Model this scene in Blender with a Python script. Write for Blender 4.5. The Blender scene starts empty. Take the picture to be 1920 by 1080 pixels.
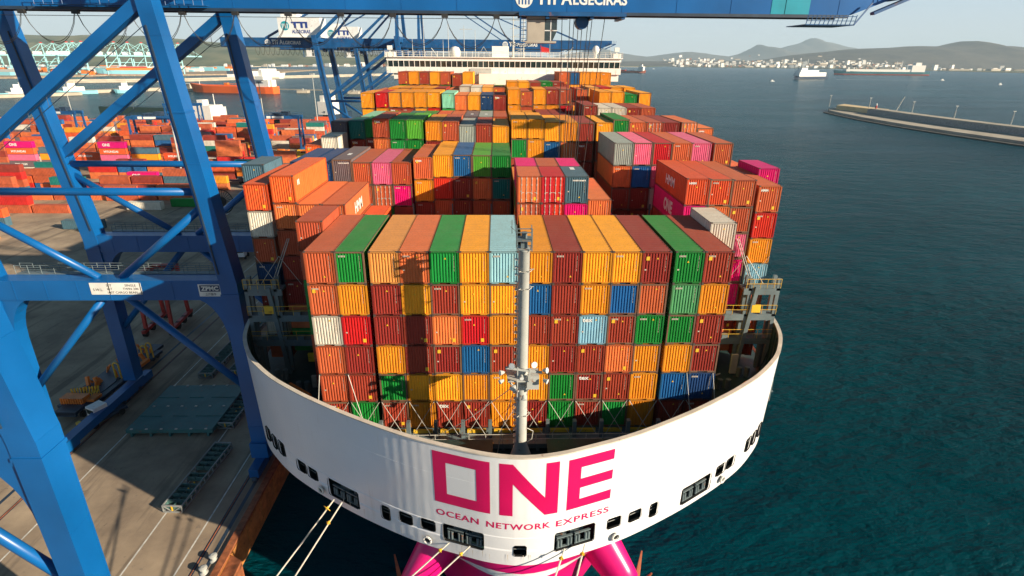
import bpy, math, random
from mathutils import Vector, Matrix
random.seed(7)
S = bpy.context.scene
COL = S.collection
# ---------------------------------------------------------------- camera
YAW, PITCH, ROLL = .0284, .3810, -.0088
cam_d = bpy.data.cameras.new('camera'); cam = bpy.data.objects.new('camera', cam_d); COL.objects.link(cam)
cam_d.sensor_width = 36; cam_d.lens = 36*1061.5/1920; cam_d.clip_start = .5; cam_d.clip_end = 90000
fw = Vector((math.sin(YAW)*math.cos(PITCH), math.cos(YAW)*math.cos(PITCH), -math.sin(PITCH)))
rt = Vector((math.cos(YAW), -math.sin(YAW), 0)); up = rt.cross(fw)
r2 = math.cos(ROLL)*rt - math.sin(ROLL)*up; u2 = math.cos(ROLL)*up + math.sin(ROLL)*rt
cam.matrix_world = Matrix(((r2.x, u2.x, -fw.x, -1.991), (r2.y, u2.y, -fw.y, -44.570), (r2.z, u2.z, -fw.z, 52.989), (0, 0, 0, 1)))
S.camera = cam
# ---------------------------------------------------------------- sky, sun, exposure
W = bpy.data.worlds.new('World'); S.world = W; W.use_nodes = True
SUN_EL, SUN_AZ = math.radians(20.0), math.atan2(1.8, -1.0)      # azimuth measured from +Y towards +X
nt = W.node_tree; nt.nodes.clear()
sky = nt.nodes.new('ShaderNodeTexSky'); sky.sky_type = 'NISHITA'; sky.sun_disc = False
sky.sun_elevation = SUN_EL; sky.sun_rotation = SUN_AZ; sky.altitude = 50
sky.air_density = 1.0; sky.dust_density = 2.2; sky.ozone_density = 1.2
bg = nt.nodes.new('ShaderNodeBackground'); bg.inputs['Strength'].default_value = .06
wo = nt.nodes.new('ShaderNodeOutputWorld')
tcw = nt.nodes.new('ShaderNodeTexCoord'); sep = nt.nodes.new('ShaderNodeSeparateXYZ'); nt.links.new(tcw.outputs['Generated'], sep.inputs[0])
cr = nt.nodes.new('ShaderNodeValToRGB'); nt.links.new(sep.outputs[2], cr.inputs[0])      # sky gradient: pale horizon, upper sky darkened and tinted teal to shape ambient light
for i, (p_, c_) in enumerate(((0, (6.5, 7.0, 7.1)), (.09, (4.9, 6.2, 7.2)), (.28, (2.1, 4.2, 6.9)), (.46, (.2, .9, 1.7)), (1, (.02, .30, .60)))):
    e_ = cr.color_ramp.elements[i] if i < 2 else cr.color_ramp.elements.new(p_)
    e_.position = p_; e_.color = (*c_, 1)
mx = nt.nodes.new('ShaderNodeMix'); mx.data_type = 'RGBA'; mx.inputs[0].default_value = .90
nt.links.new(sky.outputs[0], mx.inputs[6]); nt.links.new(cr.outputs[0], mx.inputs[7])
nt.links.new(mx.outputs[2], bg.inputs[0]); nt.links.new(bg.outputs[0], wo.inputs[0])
sl = bpy.data.lights.new('sun', 'SUN'); sl.energy = 5.0; sl.angle = math.radians(.5); sl.color = (1, .855, .66)
sun = bpy.data.objects.new('sun', sl); COL.objects.link(sun)
sdir = Vector((math.sin(SUN_AZ)*math.cos(SUN_EL), math.cos(SUN_AZ)*math.cos(SUN_EL), math.sin(SUN_EL)))
sun.rotation_euler = sdir.to_track_quat('Z', 'Y').to_euler(); sun.location = (60, -60, 120)
S.view_settings.view_transform = 'Standard'; S.view_settings.look = 'None'
S.view_settings.exposure = 1.0; S.view_settings.gamma = 1
# ---------------------------------------------------------------- helpers
class MB:
    """collects shapes that become one mesh"""
    def __init__(s): s.v, s.f, s.m, s.cur = [], [], [], 0
    def mat(s, i): s.cur = i; return s
    def add(s, vs, fs):
        n = len(s.v); s.v += [tuple(v) for v in vs]; s.f += [tuple(i+n for i in f) for f in fs]; s.m += [s.cur]*len(fs); return s
    def quad(s, a, b, c, d): return s.add([a, b, c, d], [(0, 1, 2, 3)])
    def box(s, x0, x1, y0, y1, z0, z1):
        return s.add([(x0,y0,z0),(x1,y0,z0),(x1,y1,z0),(x0,y1,z0),(x0,y0,z1),(x1,y0,z1),(x1,y1,z1),(x0,y1,z1)],
                     [(0,3,2,1),(4,5,6,7),(0,1,5,4),(1,2,6,5),(2,3,7,6),(3,0,4,7)])
    def beam(s, p, q, a, b=None, a2=None, b2=None):
        """box section from p to q; a,b = section sizes along X-ish and the other axis"""
        p, q = Vector(p), Vector(q); b = a if b is None else b; a2 = a if a2 is None else a2; b2 = b if b2 is None else b2
        d = (q-p).normalized()
        ref = Vector((1,0,0)) if abs(d.x) < .8 else Vector((0,0,1))
        e = d.cross(ref).normalized(); g = e.cross(d).normalized()     # g ~ ref direction, e the other
        vs = []
        for c, aa, bb in ((p, a, b), (q, a2, b2)):
            for i, j in ((-1,-1),(1,-1),(1,1),(-1,1)): vs.append(c + g*(i*aa/2) + e*(j*bb/2))
        return s.add(vs, [(0,3,2,1),(4,5,6,7),(0,1,5,4),(1,2,6,5),(2,3,7,6),(3,0,4,7)])
    def tube(s, p, q, r, r2=None, n=8, caps=True):
        p, q = Vector(p), Vector(q); r2 = r if r2 is None else r2
        d = (q-p).normalized(); ref = Vector((0,0,1)) if abs(d.z) < .9 else Vector((1,0,0))
        e = d.cross(ref).normalized(); g = d.cross(e)
        vs = []
        for c, rr in ((p, r), (q, r2)):
            for i in range(n): t = 2*math.pi*i/n; vs.append(c + e*(rr*math.cos(t)) + g*(rr*math.sin(t)))
        fs = [(i, (i+1) % n, n+(i+1) % n, n+i) for i in range(n)]
        if caps: fs += [tuple(range(n-1, -1, -1)), tuple(range(n, 2*n))]
        return s.add(vs, fs)
    def path(s, pts, r, n=6):
        for a, b in zip(pts[:-1], pts[1:]): s.tube(a, b, r, n=n, caps=False)
        return s
    def prism(s, poly, z0, z1):
        n = len(poly); vs = [(x,y,z0) for x,y in poly]+[(x,y,z1) for x,y in poly]
        return s.add(vs, [tuple(range(n-1,-1,-1)), tuple(range(n,2*n))]+[(i,(i+1)%n,n+(i+1)%n,n+i) for i in range(n)])
    def prismY(s, poly, y0, y1):       # poly in (x,z)
        n = len(poly); vs = [(x,y0,z) for x,z in poly]+[(x,y1,z) for x,z in poly]
        return s.add(vs, [tuple(range(n)), tuple(range(2*n-1,n-1,-1))]+[(i,n+i,n+(i+1)%n,(i+1)%n) for i in range(n)])
    def lathe(s, cx, cy, prof, n=16):  # prof: (r,z)
        vs = []
        for r, z in prof:
            for i in range(n): t = 2*math.pi*i/n; vs.append((cx+r*math.cos(t), cy+r*math.sin(t), z))
        fs = []
        for k in range(len(prof)-1):
            for i in range(n): fs.append((k*n+i, k*n+(i+1)%n, (k+1)*n+(i+1)%n, (k+1)*n+i))
        fs.append(tuple(range(n-1,-1,-1))); fs.append(tuple(range((len(prof)-1)*n, len(prof)*n)))
        return s.add(vs, fs)
    def mesh(s, name, mats):
        me = bpy.data.meshes.new(name); me.from_pydata(s.v, [], s.f)
        for m in (mats if isinstance(mats, (list, tuple)) else [mats]): me.materials.append(m)
        me.polygons.foreach_set('material_index', s.m); me.update(); return me
    def build(s, name, mats, parent=None, smooth=False):
        me = s.mesh(name, mats)
        if smooth: me.polygons.foreach_set('use_smooth', [True]*len(me.polygons))
        return link(name, me, parent)
def link(name, me, parent=None, loc=None, color=None):
    o = bpy.data.objects.new(name, me); COL.objects.link(o)
    if parent: o.parent = parent
    if loc: o.location = loc
    if color: o.color = color
    return o
def tag(o, label=None, cat=None, group=None, kind=None):
    if label: o['label'] = label
    if cat: o['category'] = cat
    if group: o['group'] = group
    if kind: o['kind'] = kind
    return o
def thing(name, label, cat, loc=(0,0,0), rz=0, group=None):
    o = bpy.data.objects.new(name, None); COL.objects.link(o); o.location = loc; o.rotation_euler = (0,0,rz)
    o.empty_display_size = .5
    return tag(o, label, cat, group)
def struct(o): o['kind'] = 'structure'; return o
def dup(root, loc, rz=0, label=None, scale=None):
    r = root.copy(); COL.objects.link(r); r.location = loc; r.rotation_euler = (0,0,rz)
    if scale: r.scale = (scale,)*3
    if label: r['label'] = label
    for ch in list(root.children):
        c = ch.copy(); COL.objects.link(c); c.parent = r
        for g in ch.children:
            d = g.copy(); COL.objects.link(d); d.parent = c
    return r
FONT = {}
def text_geo(txt, size=1.0, bold=0.0, spacing=1.0):
    """flat lettering as (verts, faces), left-bottom origin, x right, y up"""
    key = (txt, size, bold, spacing)
    if key in FONT: return FONT[key]
    cu = bpy.data.curves.new('lettering', 'FONT'); cu.body = txt; cu.size = size; cu.offset = bold; cu.space_character = spacing
    cu.resolution_u = 3
    ob = bpy.data.objects.new('lettering', cu); COL.objects.link(ob)
    dg = bpy.context.evaluated_depsgraph_get(); me = bpy.data.meshes.new_from_object(ob.evaluated_get(dg))
    vs = [(v.co.x, v.co.y) for v in me.vertices]; fs = [tuple(p.vertices) for p in me.polygons]
    bpy.data.objects.remove(ob); bpy.data.curves.remove(cu); bpy.data.meshes.remove(me)
    FONT[key] = (vs, fs); return vs, fs
def put_text(mb, txt, org, ex, ey, height, width=None, bold=.012, spacing=1.0):
    """lays lettering on a surface: org = lower-left corner, ex/ey unit directions"""
    vs, fs = text_geo(txt, 1.0, bold, spacing)
    x0 = min(v[0] for v in vs); x1 = max(v[0] for v in vs); y0 = min(v[1] for v in vs); y1 = max(v[1] for v in vs)
    sy = height/(y1-y0); sx = (width/(x1-x0)) if width else sy
    org, ex, ey = Vector(org), Vector(ex), Vector(ey)
    mb.add([org + ex*((x-x0)*sx) + ey*((y-y0)*sy) for x, y in vs], fs); return (x1-x0)*sx
# ---------------------------------------------------------------- materials
def base_mat(name):
    m = bpy.data.materials.new(name); m.use_nodes = True; n = m.node_tree; b = n.nodes['Principled BSDF']; return m, n, b
def N(n, t, **kw):
    o = n.nodes.new(t)
    for k, v in kw.items(): setattr(o, k, v)
    return o
def mixc(n, fac, a, b, mode='MIX'):
    x = N(n, 'ShaderNodeMix', data_type='RGBA', blend_type=mode)
    for sock, val in ((x.inputs[0], fac), (x.inputs[6], a), (x.inputs[7], b)):
        if isinstance(val, bpy.types.NodeSocket): n.links.new(val, sock)
        elif isinstance(val, (int, float)): sock.default_value = val
        else: sock.default_value = (*val, 1)
    return x.outputs[2]
def ramp(n, src, p0, p1, c0=0., c1=1.):
    r = N(n, 'ShaderNodeMapRange'); n.links.new(src, r.inputs[0]); r.inputs[1].default_value = p0; r.inputs[2].default_value = p1
    r.inputs[3].default_value = c0; r.inputs[4].default_value = c1; return r.outputs[0]
def noise(n, scale, detail=3, coord='Object', vec_scale=None, rough=.5):
    tc = N(n, 'ShaderNodeTexCoord'); x = N(n, 'ShaderNodeTexNoise'); x.inputs['Scale'].default_value = scale
    x.inputs['Detail'].default_value = detail; x.inputs['Roughness'].default_value = rough
    src = tc.outputs[coord]
    if vec_scale:
        mp = N(n, 'ShaderNodeMapping'); mp.inputs['Scale'].default_value = vec_scale; n.links.new(src, mp.inputs[0]); src = mp.outputs[0]
    n.links.new(src, x.inputs['Vector']); return x.outputs['Fac']
def bump(n, b, src, strength, dist=.05):
    x = N(n, 'ShaderNodeBump'); x.inputs['Strength'].default_value = strength; x.inputs['Distance'].default_value = dist
    n.links.new(src, x.inputs['Height']); n.links.new(x.outputs[0], b.inputs['Normal'])
def paint(name, col, rough=.5, var=.25, scale=.6, rust=0., metal=0., bumpy=0., spec=.5):
    """painted metal with blotchy wear; rust = amount of rust patches"""
    m, n, b = base_mat(name)
    f = noise(n, scale, 5); dark = tuple(c*(1-var) for c in col); lite = tuple(min(1, c*(1+var*.6)+.01*var) for c in col)
    c = mixc(n, ramp(n, f, .3, .7), dark, lite)
    if rust:
        g = noise(n, 1.7, 8, rough=.65); c = mixc(n, ramp(n, g, .62-.1*rust, .72-.1*rust, 0, .85), c, (.20, .075, .03))
    n.links.new(c, b.inputs['Base Color']); b.inputs['Roughness'].default_value = rough; b.inputs['Metallic'].default_value = metal
    b.inputs['Specular IOR Level'].default_value = spec
    if bumpy: bump(n, b, noise(n, 2.5, 4), bumpy, .05)
    return m
def container_mat(name, k=1.0, topdust=.10):
    m, n, b = base_mat(name)
    oi = N(n, 'ShaderNodeObjectInfo')
    v = noise(n, .9, 6, rough=.6); st = noise(n, 2.0, 5, vec_scale=(3, 3, .35)); sp = noise(n, 6, 6, rough=.7)
    c = mixc(n, 1.0, oi.outputs['Color'], (k, k, k), 'MULTIPLY')
    c = mixc(n, ramp(n, v, .35, .72, 0, .38), c, mixc(n, 1.0, c, (.62, .56, .52), 'MULTIPLY'))     # grime
    c = mixc(n, ramp(n, st, .50, .74, 0, .5), c, mixc(n, 1.0, c, (.5, .42, .36), 'MULTIPLY'))      # run-off streaks
    c = mixc(n, ramp(n, sp, .66, .76, 0, .6), c, (.19, .08, .04))                                    # rust specks
    hv = N(n, 'ShaderNodeHueSaturation'); n.links.new(c, hv.inputs['Color'])
    n.links.new(ramp(n, oi.outputs['Random'], 0, 1, .82, 1.12), hv.inputs['Value'])
    n.links.new(ramp(n, oi.outputs['Random'], 0, 1, .494, .505), hv.inputs['Hue'])
    c = hv.outputs[0]
    ge = N(n, 'ShaderNodeNewGeometry'); sx = N(n, 'ShaderNodeSeparateXYZ'); n.links.new(ge.outputs['True Normal'], sx.inputs[0])
    d2 = noise(n, .45, 6, vec_scale=(1.6, .5, 1), rough=.7)
    topf = N(n, 'ShaderNodeMath', operation='MULTIPLY'); n.links.new(ramp(n, sx.outputs[2], .85, .97), topf.inputs[0])
    n.links.new(ramp(n, d2, .3, .7, topdust*.5, topdust*1.25), topf.inputs[1])
    c = mixc(n, topf.outputs[0], c, (.56, .42, .28))                                                # dust lying on roofs
    n.links.new(c, b.inputs['Base Color']); b.inputs['Roughness'].default_value = .62; b.inputs['Specular IOR Level'].default_value = .3
    bump(n, b, noise(n, 3.5, 4), .12, .03)
    return m
M = {}
M['cont'] = container_mat('container_paint'); M['frame'] = container_mat('container_frame_paint', .62, .15)
M['cast'] = paint('casting_steel', (.07, .05, .04), .6, .4)
M['white_ink'] = paint('white_lettering', (.78, .76, .70), .6, .15)
M['faded_ink'] = paint('faded_lettering', (.50, .43, .35), .6, .3, 2)
M['yellow'] = paint('yellow_paint', (.80, .48, .03), .5, .2, rust=.3)
M['crane'] = paint('crane_blue_paint', (.001, .100, .32), .36, .22, .16, rust=0, bumpy=.03)
M['crane2'] = paint('crane_blue_paint_weathered', (.003, .075, .22), .45, .3, .5, rust=.3)
M['rail_dark'] = paint('dark_rail_steel', (.02, .04, .07), .5, .3)
M['house_white'] = paint('cabin_white_paint', (.72, .72, .70), .5, .12, rust=.2)
M['teal'] = paint('teal_primer', (.0, .27, .36), .45, .12)
M['grey'] = paint('grey_deck_paint', (.26, .27, .26), .55, .25, rust=.3)
M['mast'] = paint('mast_grey_paint', (.42, .43, .40), .5, .12, rust=.15)
M['dkgreen'] = paint('dark_green_deck_paint', (.015, .045, .042), .5, .3, 1.0, rust=.2)
M['bridge_steel'] = paint('lashing_bridge_grey', (.13, .17, .18), .55, .25, rust=.2)
M['black'] = paint('black_rubber', (.012, .012, .012), .7, .3)
M['magenta'] = paint('magenta_hull_paint', (.66, .004, .155), .30, .10, .2)
M['ink'] = paint('magenta_logo_paint', (.62, .004, .10), .4, .08, .4)
M['rust'] = paint('rusty_steel', (.32, .10, .035), .75, .5, 1.5, rust=.6)
M['orange_eq'] = paint('orange_paint', (.75, .20, .02), .5, .25, rust=.3)
M['rope'] = paint('mooring_rope', (.60, .57, .48), .8, .2, 3)
M['cable'] = paint('dark_cable', (.02, .02, .02), .6, .2)
M['rod'] = paint('galvanised_rod', (.50, .48, .42), .5, .2, 2)
M['red'] = paint('red_paint', (.45, .03, .02), .5, .3, rust=.2)
M['flag_red'] = paint('red_flag_cloth', (.55, .02, .02), .8, .1)
M['lens'] = paint('lamp_lens', (.75, .78, .76), .2, .1, spec=.8)
M['cream'] = paint('cream_superstructure_paint', (.80, .77, .70), .5, .06, .5, rust=.05)
M['glass'] = paint('bridge_window_glass', (.02, .035, .035), .08, .5, .6, spec=.9)
# ---------------------------------------------------------------- ship layout (x across, y towards the stern, z up; water at -1)
BAY = 14.243; CH = 2.896; BASE = 21.0; L40 = 12.19; L20 = 6.06
def left(c):
    return (c-13)*2.5 + .1465*(1 if c > 12 else -1) + (.293 if c > 17 else 0) + (.293 if c > 22 else 0) - (.293 if c < 8 else 0) - (.293 if c < 3 else 0)
RIM = [(0,-10.5),(2.4,-10.2),(4.8,-9.45),(9.1,-7.75),(14.15,-5.0),(18.25,-2.35),(20.5,-.7),(22.7,1.1),(24.7,3.15),(26.6,5.5),(28.5,9.0),(29.5,12.0),(30.0,14.5)]
def catmull(pts, k=6):
    P = [Vector(p) for p in pts]; P = [Vector((-P[1].x, P[1].y))] + P + [2*P[-1]-P[-2]]; out = []
    for i in range(1, len(P)-2):
        a, b, c, d = P[i-1:i+3]
        for j in range(k):
            t = j/k; out.append(.5*((2*b)+(c-a)*t+(2*a-5*b+4*c-d)*t*t+(-a+3*b-3*c+d)*t**3))
    out.append(P[-2]); return out
_h = catmull(RIM); FULL = [Vector((-p.x, p.y)) for p in _h[::-1][:-1]] + _h
_U = [0]
for a, b in zip(FULL[:-1], FULL[1:]): _U.append(_U[-1]+(b-a).length)
UMAX = _U[-1]/2; _U = [u-UMAX for u in _U]
def hull_pt(u, off=0.0):
    """point of the bow outline at arc length u (0 = stem), pushed outwards by off"""
    u = max(-UMAX, min(UMAX, u))
    for i in range(len(_U)-1):
        if u <= _U[i+1]+1e-9:
            t = (u-_U[i])/(_U[i+1]-_U[i]); p = FULL[i].lerp(FULL[i+1], t)
            t0 = (FULL[min(i+1, len(FULL)-1)]-FULL[i]).normalized()
            ta = (FULL[i]-FULL[i-1]).normalized() if i > 0 else t0
            tb = (FULL[i+2]-FULL[i+1]).normalized() if i+2 < len(FULL) else t0
            tt = ((ta+t0)*.5*(1-t) + (t0+tb)*.5*t).normalized()
            nrm = Vector((tt.y, -tt.x)); return p + nrm*off
    return FULL[-1].copy()
ZK, ZR = 15.0, 25.7
ship = thing('container_ship', 'huge white and magenta container ship, moored bow towards the viewer, loaded with stacked containers', 'container ship', (0, 0, 0))
# white plating: subtle plate joints and a faint buckle between frames
def white_plate():
    m, n, b = base_mat('white_hull_paint')
    f = noise(n, .25, 5); st = noise(n, 1.0, 6, vec_scale=(1.2, 1.2, .12), rough=.7); c = mixc(n, ramp(n, f, .3, .75), (.80, .80, .80), (.74, .74, .75))
    c = mixc(n, ramp(n, st, .58, .80, 0, .42), c, (.50, .42, .33))
    n.links.new(c, b.inputs['Base Color']); b.inputs['Roughness'].default_value = .30
    tc = N(n, 'ShaderNodeTexCoord'); w = N(n, 'ShaderNodeTexWave'); w.wave_type = 'BANDS'; w.bands_direction = 'X'
    w.inputs['Scale'].default_value = .38; w.inputs['Distortion'].default_value = .6; w.inputs['Detail'].default_value = 1
    n.links.new(tc.outputs['Object'], w.inputs['Vector']); mm = N(n, 'ShaderNodeMath', operation='MULTIPLY'); n.links.new(w.outputs['Fac'], mm.inputs[0]); n.links.new(ramp(n, noise(n, .16, 2), .42, .62), mm.inputs[1])
    sq = N(n, 'ShaderNodeMath', operation='ADD'); n.links.new(mm.outputs[0], sq.inputs[0]); n.links.new(noise(n, .9, 3), sq.inputs[1])
    bump(n, b, sq.outputs[0], .16, .07); return m
M['white_hull'] = white_plate()
# openings in the shell (u0,u1,z0,z1)
WIN = []
for s in (-1, 1):
    for c, w, z0, z1 in ((29.9, .95, 16.7, 18.3), (28.3, .95, 16.6, 18.2), (26.7, 1.1, 16.7, 18.3), (23.3, 1.35, 16.45, 17.7), (21.6, 1.35, 16.45, 17.7),
                         (12.5, .95, 16.1, 17.6), (10.35, 1.4, 16.6, 17.75), (8.15, 1.4, 16.75, 17.9)):
        WIN.append((s*c-w/2, s*c+w/2, z0, z1))
BIG = [(-19.4, -15.6, 15.75, 17.7), (-6.8, -3.15, 16.2, 18.0), (2.65, 6.3, 16.1, 18.05), (16.0, 20.1, 15.6, 17.5)]
SMALL = [(-.75, .35, 16.0, 17.15)]
HOLES = WIN + BIG + SMALL
def grid_lines(a, b, step, keys):
    ks = sorted(set([a, b] + [k for k in keys if a < k < b])); out = []
    for p, q in zip(ks[:-1], ks[1:]):
        n = max(1, round((q-p)/step)); out += [p+(q-p)*i/n for i in range(n)]
    return out + [b]
RC = .15
ul = grid_lines(-UMAX, UMAX, .6, [k for h in HOLES for k in (h[0], h[0]+RC, h[1]-RC, h[1])])
zl = grid_lines(ZK, ZR, 1.2, [k for h in HOLES for k in (h[2], h[2]+RC, h[3]-RC, h[3])])
mb = MB(); idx = {}
hp = [hull_pt(u) for u in ul]
for i, p in enumerate(hp):
    for j, z in enumerate(zl):
        k = .985 + .015*(z-ZK)/(ZR-ZK); idx[i, j] = len(mb.v); mb.v.append((p.x*k, p.y*k if p.y < 0 else p.y, z))
def hole_at(u, z):
    for h in HOLES:
        if h[0] < u < h[1] and h[2] < z < h[3]: return h
for i in range(len(ul)-1):
    for j in range(len(zl)-1):
        um, zm = (ul[i]+ul[i+1])/2, (zl[j]+zl[j+1])/2; h = hole_at(um, zm); q = (idx[i,j], idx[i+1,j], idx[i+1,j+1], idx[i,j+1])
        if not h: mb.f.append(q); mb.m.append(0); continue
        cl = um < h[0]+RC; cr = um > h[1]-RC; cb = zm < h[2]+RC; ct = zm > h[3]-RC      # rounded corners: keep a triangle
        if cl and cb: mb.f.append((q[0], q[1], q[3])); mb.m.append(0)
        elif cr and cb: mb.f.append((q[0], q[1], q[2])); mb.m.append(0)
        elif cr and ct: mb.f.append((q[1], q[2], q[3])); mb.m.append(0)
        elif cl and ct: mb.f.append((q[0], q[2], q[3])); mb.m.append(0)
mb.build('bow_plating', [M['white_hull']], ship, smooth=True)
# inner skin, top rim and frames of the bulwark
mb = MB(); us = [(-UMAX+UMAX*2*i/96) for i in range(97)]
for a, b in zip(us[:-1], us[1:]):
    A, B = hull_pt(a, -.32), hull_pt(b, -.32); mb.quad((B.x,B.y,19.7), (A.x,A.y,19.7), (A.x,A.y,ZR-.02), (B.x,B.y,ZR-.02))
for e in (-UMAX, UMAX):
    A, B = hull_pt(e, -.32), hull_pt(e, 0); mb.quad((A.x,A.y,15), (B.x,B.y,15), (B.x,B.y,ZR), (A.x,A.y,ZR))
for i in range(58):
    u = -UMAX+.7+i*(2*UMAX-1.4)/57; A = hull_pt(u, -.33); B = hull_pt(u, -.95); mb.beam((A.x,A.y,22.6), (B.x,B.y,19.75), .12, .12); mb.beam((A.x,A.y,25.3), (A.x,A.y,20), .2, .1)
mb.build('bulwark_inner_side', M['dkgreen'], ship)
mb = MB()
for a, b in zip(us[:-1], us[1:]):
    q = [hull_pt(a, .05), hull_pt(b, .05), hull_pt(b, -.33), hull_pt(a, -.33)]
    for z0, z1 in ((ZR, ZR+.12),):
        mb.quad(*[(p.x,p.y,z1) for p in q]); mb.quad((q[0].x,q[0].y,z0),(q[1].x,q[1].y,z0),(q[1].x,q[1].y,z1),(q[0].x,q[0].y,z1)); mb.quad((q[3].x,q[3].y,z1),(q[2].x,q[2].y,z1),(q[2].x,q[2].y,z0),(q[3].x,q[3].y,z0))
M['rim'] = paint('rim_cream_paint', (.62, .56, .47), .55, .2, rust=.1)
mb.build('bulwark_rim', M['rim'], ship)
# lower bow: magenta / white / magenta below the knuckle
mb = MB(); lev = [15.0, 13.95, 13.1, 12.6, 11.5, 9.5, 7, 4, 0, -3]
stripe = [0, 1, 0, 0, 0, 0, 0, 0, 0]
lu = [(-UMAX+2*UMAX*i/80) for i in range(81)]; rows = []
for z in lev:
    row = []; q = (15-z)/18
    for u in lu:
        a_ = min(1, abs(u)/12); g = .03+.95*a_*a_*(3-2*a_); p = hull_pt(u, -min(15-z, 3.5)*g); r_ = 1-.45*q*min(1, abs(u)/8)
        row.append(len(mb.v)); mb.v.append((p.x*.985*r_, (p.y*.985 if p.y < 0 else p.y)+q*5*min(1, abs(u)/20)+q*.9, z))
    rows.append(row)
for a in range(len(rows)-1):
    for i in range(80): mb.f.append((rows[a+1][i], rows[a+1][i+1], rows[a][i+1], rows[a][i])); mb.m.append(stripe[a])
mb.build('lower_bow', [M['magenta'], M['white_hull']], ship, smooth=True)
# parallel hull sides behind the bow
mb = MB()
side = [(FULL[-1].x, FULL[-1].y), (30.45, 18), (30.73, 24), (30.73, 330), (20, 345)]; foot = [(16.3, 20.4), (20, 27), (24, 40), (30.73, 330), (20, 345)]
for s in (-1, 1):
    for i in range(4):
        (x0,y0), (x1,y1) = side[i], side[i+1]; (u0,v0), (u1,v1) = foot[i], foot[i+1]
        for mi, q in ((0, ((s*x0,y0,19.7),(s*x1,y1,19.7),(s*x1,y1,15),(s*x0,y0,15))), (1, ((s*x0*.985,y0,15),(s*x1*(.985 if i < 1 else 1),y1,15),(s*u1,v1,-3),(s*u0,v0,-3)))):
            mb.mat(mi); mb.quad(*(q if s < 0 else q[::-1]))
mb.build('hull_sides', [M['white_hull'], M['magenta']], ship)
# decks
dk = [hull_pt(u, -.3) for u in us]
mb = MB(); poly = [(p.x, p.y) for p in dk] + [(30.6, 24), (30.6, 330), (-30.6, 330), (-30.6, 24)]
mb.prism(poly, 19.45, 19.7); mb.build('forecastle_deck', M['dkgreen'], ship)
mb = MB(); mb.prism([(p.x*.97, p.y*.97) for p in dk], 15.05, 15.15)
mb.box(-29, 29, 12.6, 12.9, 15.1, 19.5); mb.build('mooring_deck', M['dkgreen'], ship)
# reveals round the openings, their black colour stands for the dark inside
for u0, u1, z0, z1 in HOLES:
    mb = MB()
    pts = [(u0+RC,z0),(u1-RC,z0),(u1,z0+RC),(u1,z1-RC),(u1-RC,z1),(u0+RC,z1),(u0,z1-RC),(u0,z0+RC)]
    for (a, za), (b, zb) in zip(pts, pts[1:]+pts[:1]):
        A0, A1, B0, B1 = hull_pt(a, -.10), hull_pt(a, -.32), hull_pt(b, -.10), hull_pt(b, -.32)
        mb.quad((A0.x,A0.y,za), (B0.x,B0.y,zb), (B1.x,B1.y,zb), (A1.x,A1.y,za))
    mb.build('opening_reveal', M['black'], ship)
mb = MB(); rs = random.Random(2); sm = MB()
for k in range(34):
    u = rs.uniform(-30, 30); zt = rs.choice((25.6, 25.6, 16.2, 16.0)); ln = rs.uniform(.6, 2.6) if zt > 20 else .8; w = rs.uniform(.02, .06); P, Q = hull_pt(u, .012), hull_pt(u+w, .012)
    sm.add([(P.x*.993,P.y*.993,zt),(Q.x*.993,Q.y*.993,zt),((P.x+Q.x)/2*.993,(P.y+Q.y)/2*.993,zt-ln)], [(0,2,1)])
tag(sm.build('run_off_stains', paint('run_off_stain', (.58,.50,.40), .6, .2), ship), kind='stuff')
pts = [hull_pt(-UMAX+2*UMAX*i/90, .004) for i in range(91)]
mb.path([(p.x*.995, p.y*(.995 if p.y < 0 else 1), 22.95) for p in pts], .016, 4); mb.build('weld_seam', M['white_hull'], ship)
# roller fairleads standing in the wide openings, and a rail in the others
for u0, u1, z0, z1 in BIG:
    mb = MB()
    for c in (u0+(u1-u0)*.28, u0+(u1-u0)*.73):
        for k in (-.6, -.32, .32, .6):
            P = hull_pt(c+k, -.45); mb.tube((P.x,P.y,z0+.02), (P.x,P.y,z0+.8), .11, n=10)
        for zz in (z0+.05, z0+1.05):
            A, B = hull_pt(c-.72, -.45), hull_pt(c+.72, -.45); mb.beam((A.x,A.y,zz), (B.x,B.y,zz), .10, .16)
        A = hull_pt(c, -1.5); mb.box(A.x-.55, A.x+.55, A.y-.3, A.y+.5, z0+.1, z0+.9)
    mb.build('roller_fairlead', M['bridge_steel'], ship)
mb = MB()
for u0, u1, z0, z1 in WIN + SMALL:
    for zz in (z0+.35, z0+.7):
        A, B = hull_pt(u0-.1, -.55), hull_pt(u1+.1, -.55); mb.tube((A.x,A.y,zz), (B.x,B.y,zz), .03, n=5, caps=False)
mb.build('opening_rail', M['grey'], ship)
mb = MB()
for u, z in ((-8.15, 15.85), (8.3, 15.85), (-20.3, 15.9), (21.8, 15.9)):
    A, B = hull_pt(u, -.15), hull_pt(u, .10); n = (B-A).normalized(); t = Vector((-n.y, n.x)); C = []
    for i in range(14):
        a0 = 2*math.pi*i/14; a1 = 2*math.pi*(i+1)/14; R = .34
        p0 = B+t*(R*math.cos(a0)); p1 = B+t*(R*math.cos(a1)); mb.tube((p0.x,p0.y,z+R*math.sin(a0)), (p1.x,p1.y,z+R*math.sin(a1)), .09, n=6, caps=False)
mb.build('mooring_chock', M['cream'], ship, smooth=True)
mb = MB()
for u, z in ((-8.15, 15.85), (8.3, 15.85), (-20.3, 15.9), (21.8, 15.9)):
    B = hull_pt(u, .012); A = hull_pt(u, -.1); n = (B-A).normalized(); t = Vector((-n.y, n.x)); o = hull_pt(u, .012)
    mb.add([(o.x+t.x*.3*math.cos(a), o.y+t.y*.3*math.cos(a), z+.3*math.sin(a)) for a in [2*math.pi*i/12 for i in range(12)]], [tuple(range(12))])
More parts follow.
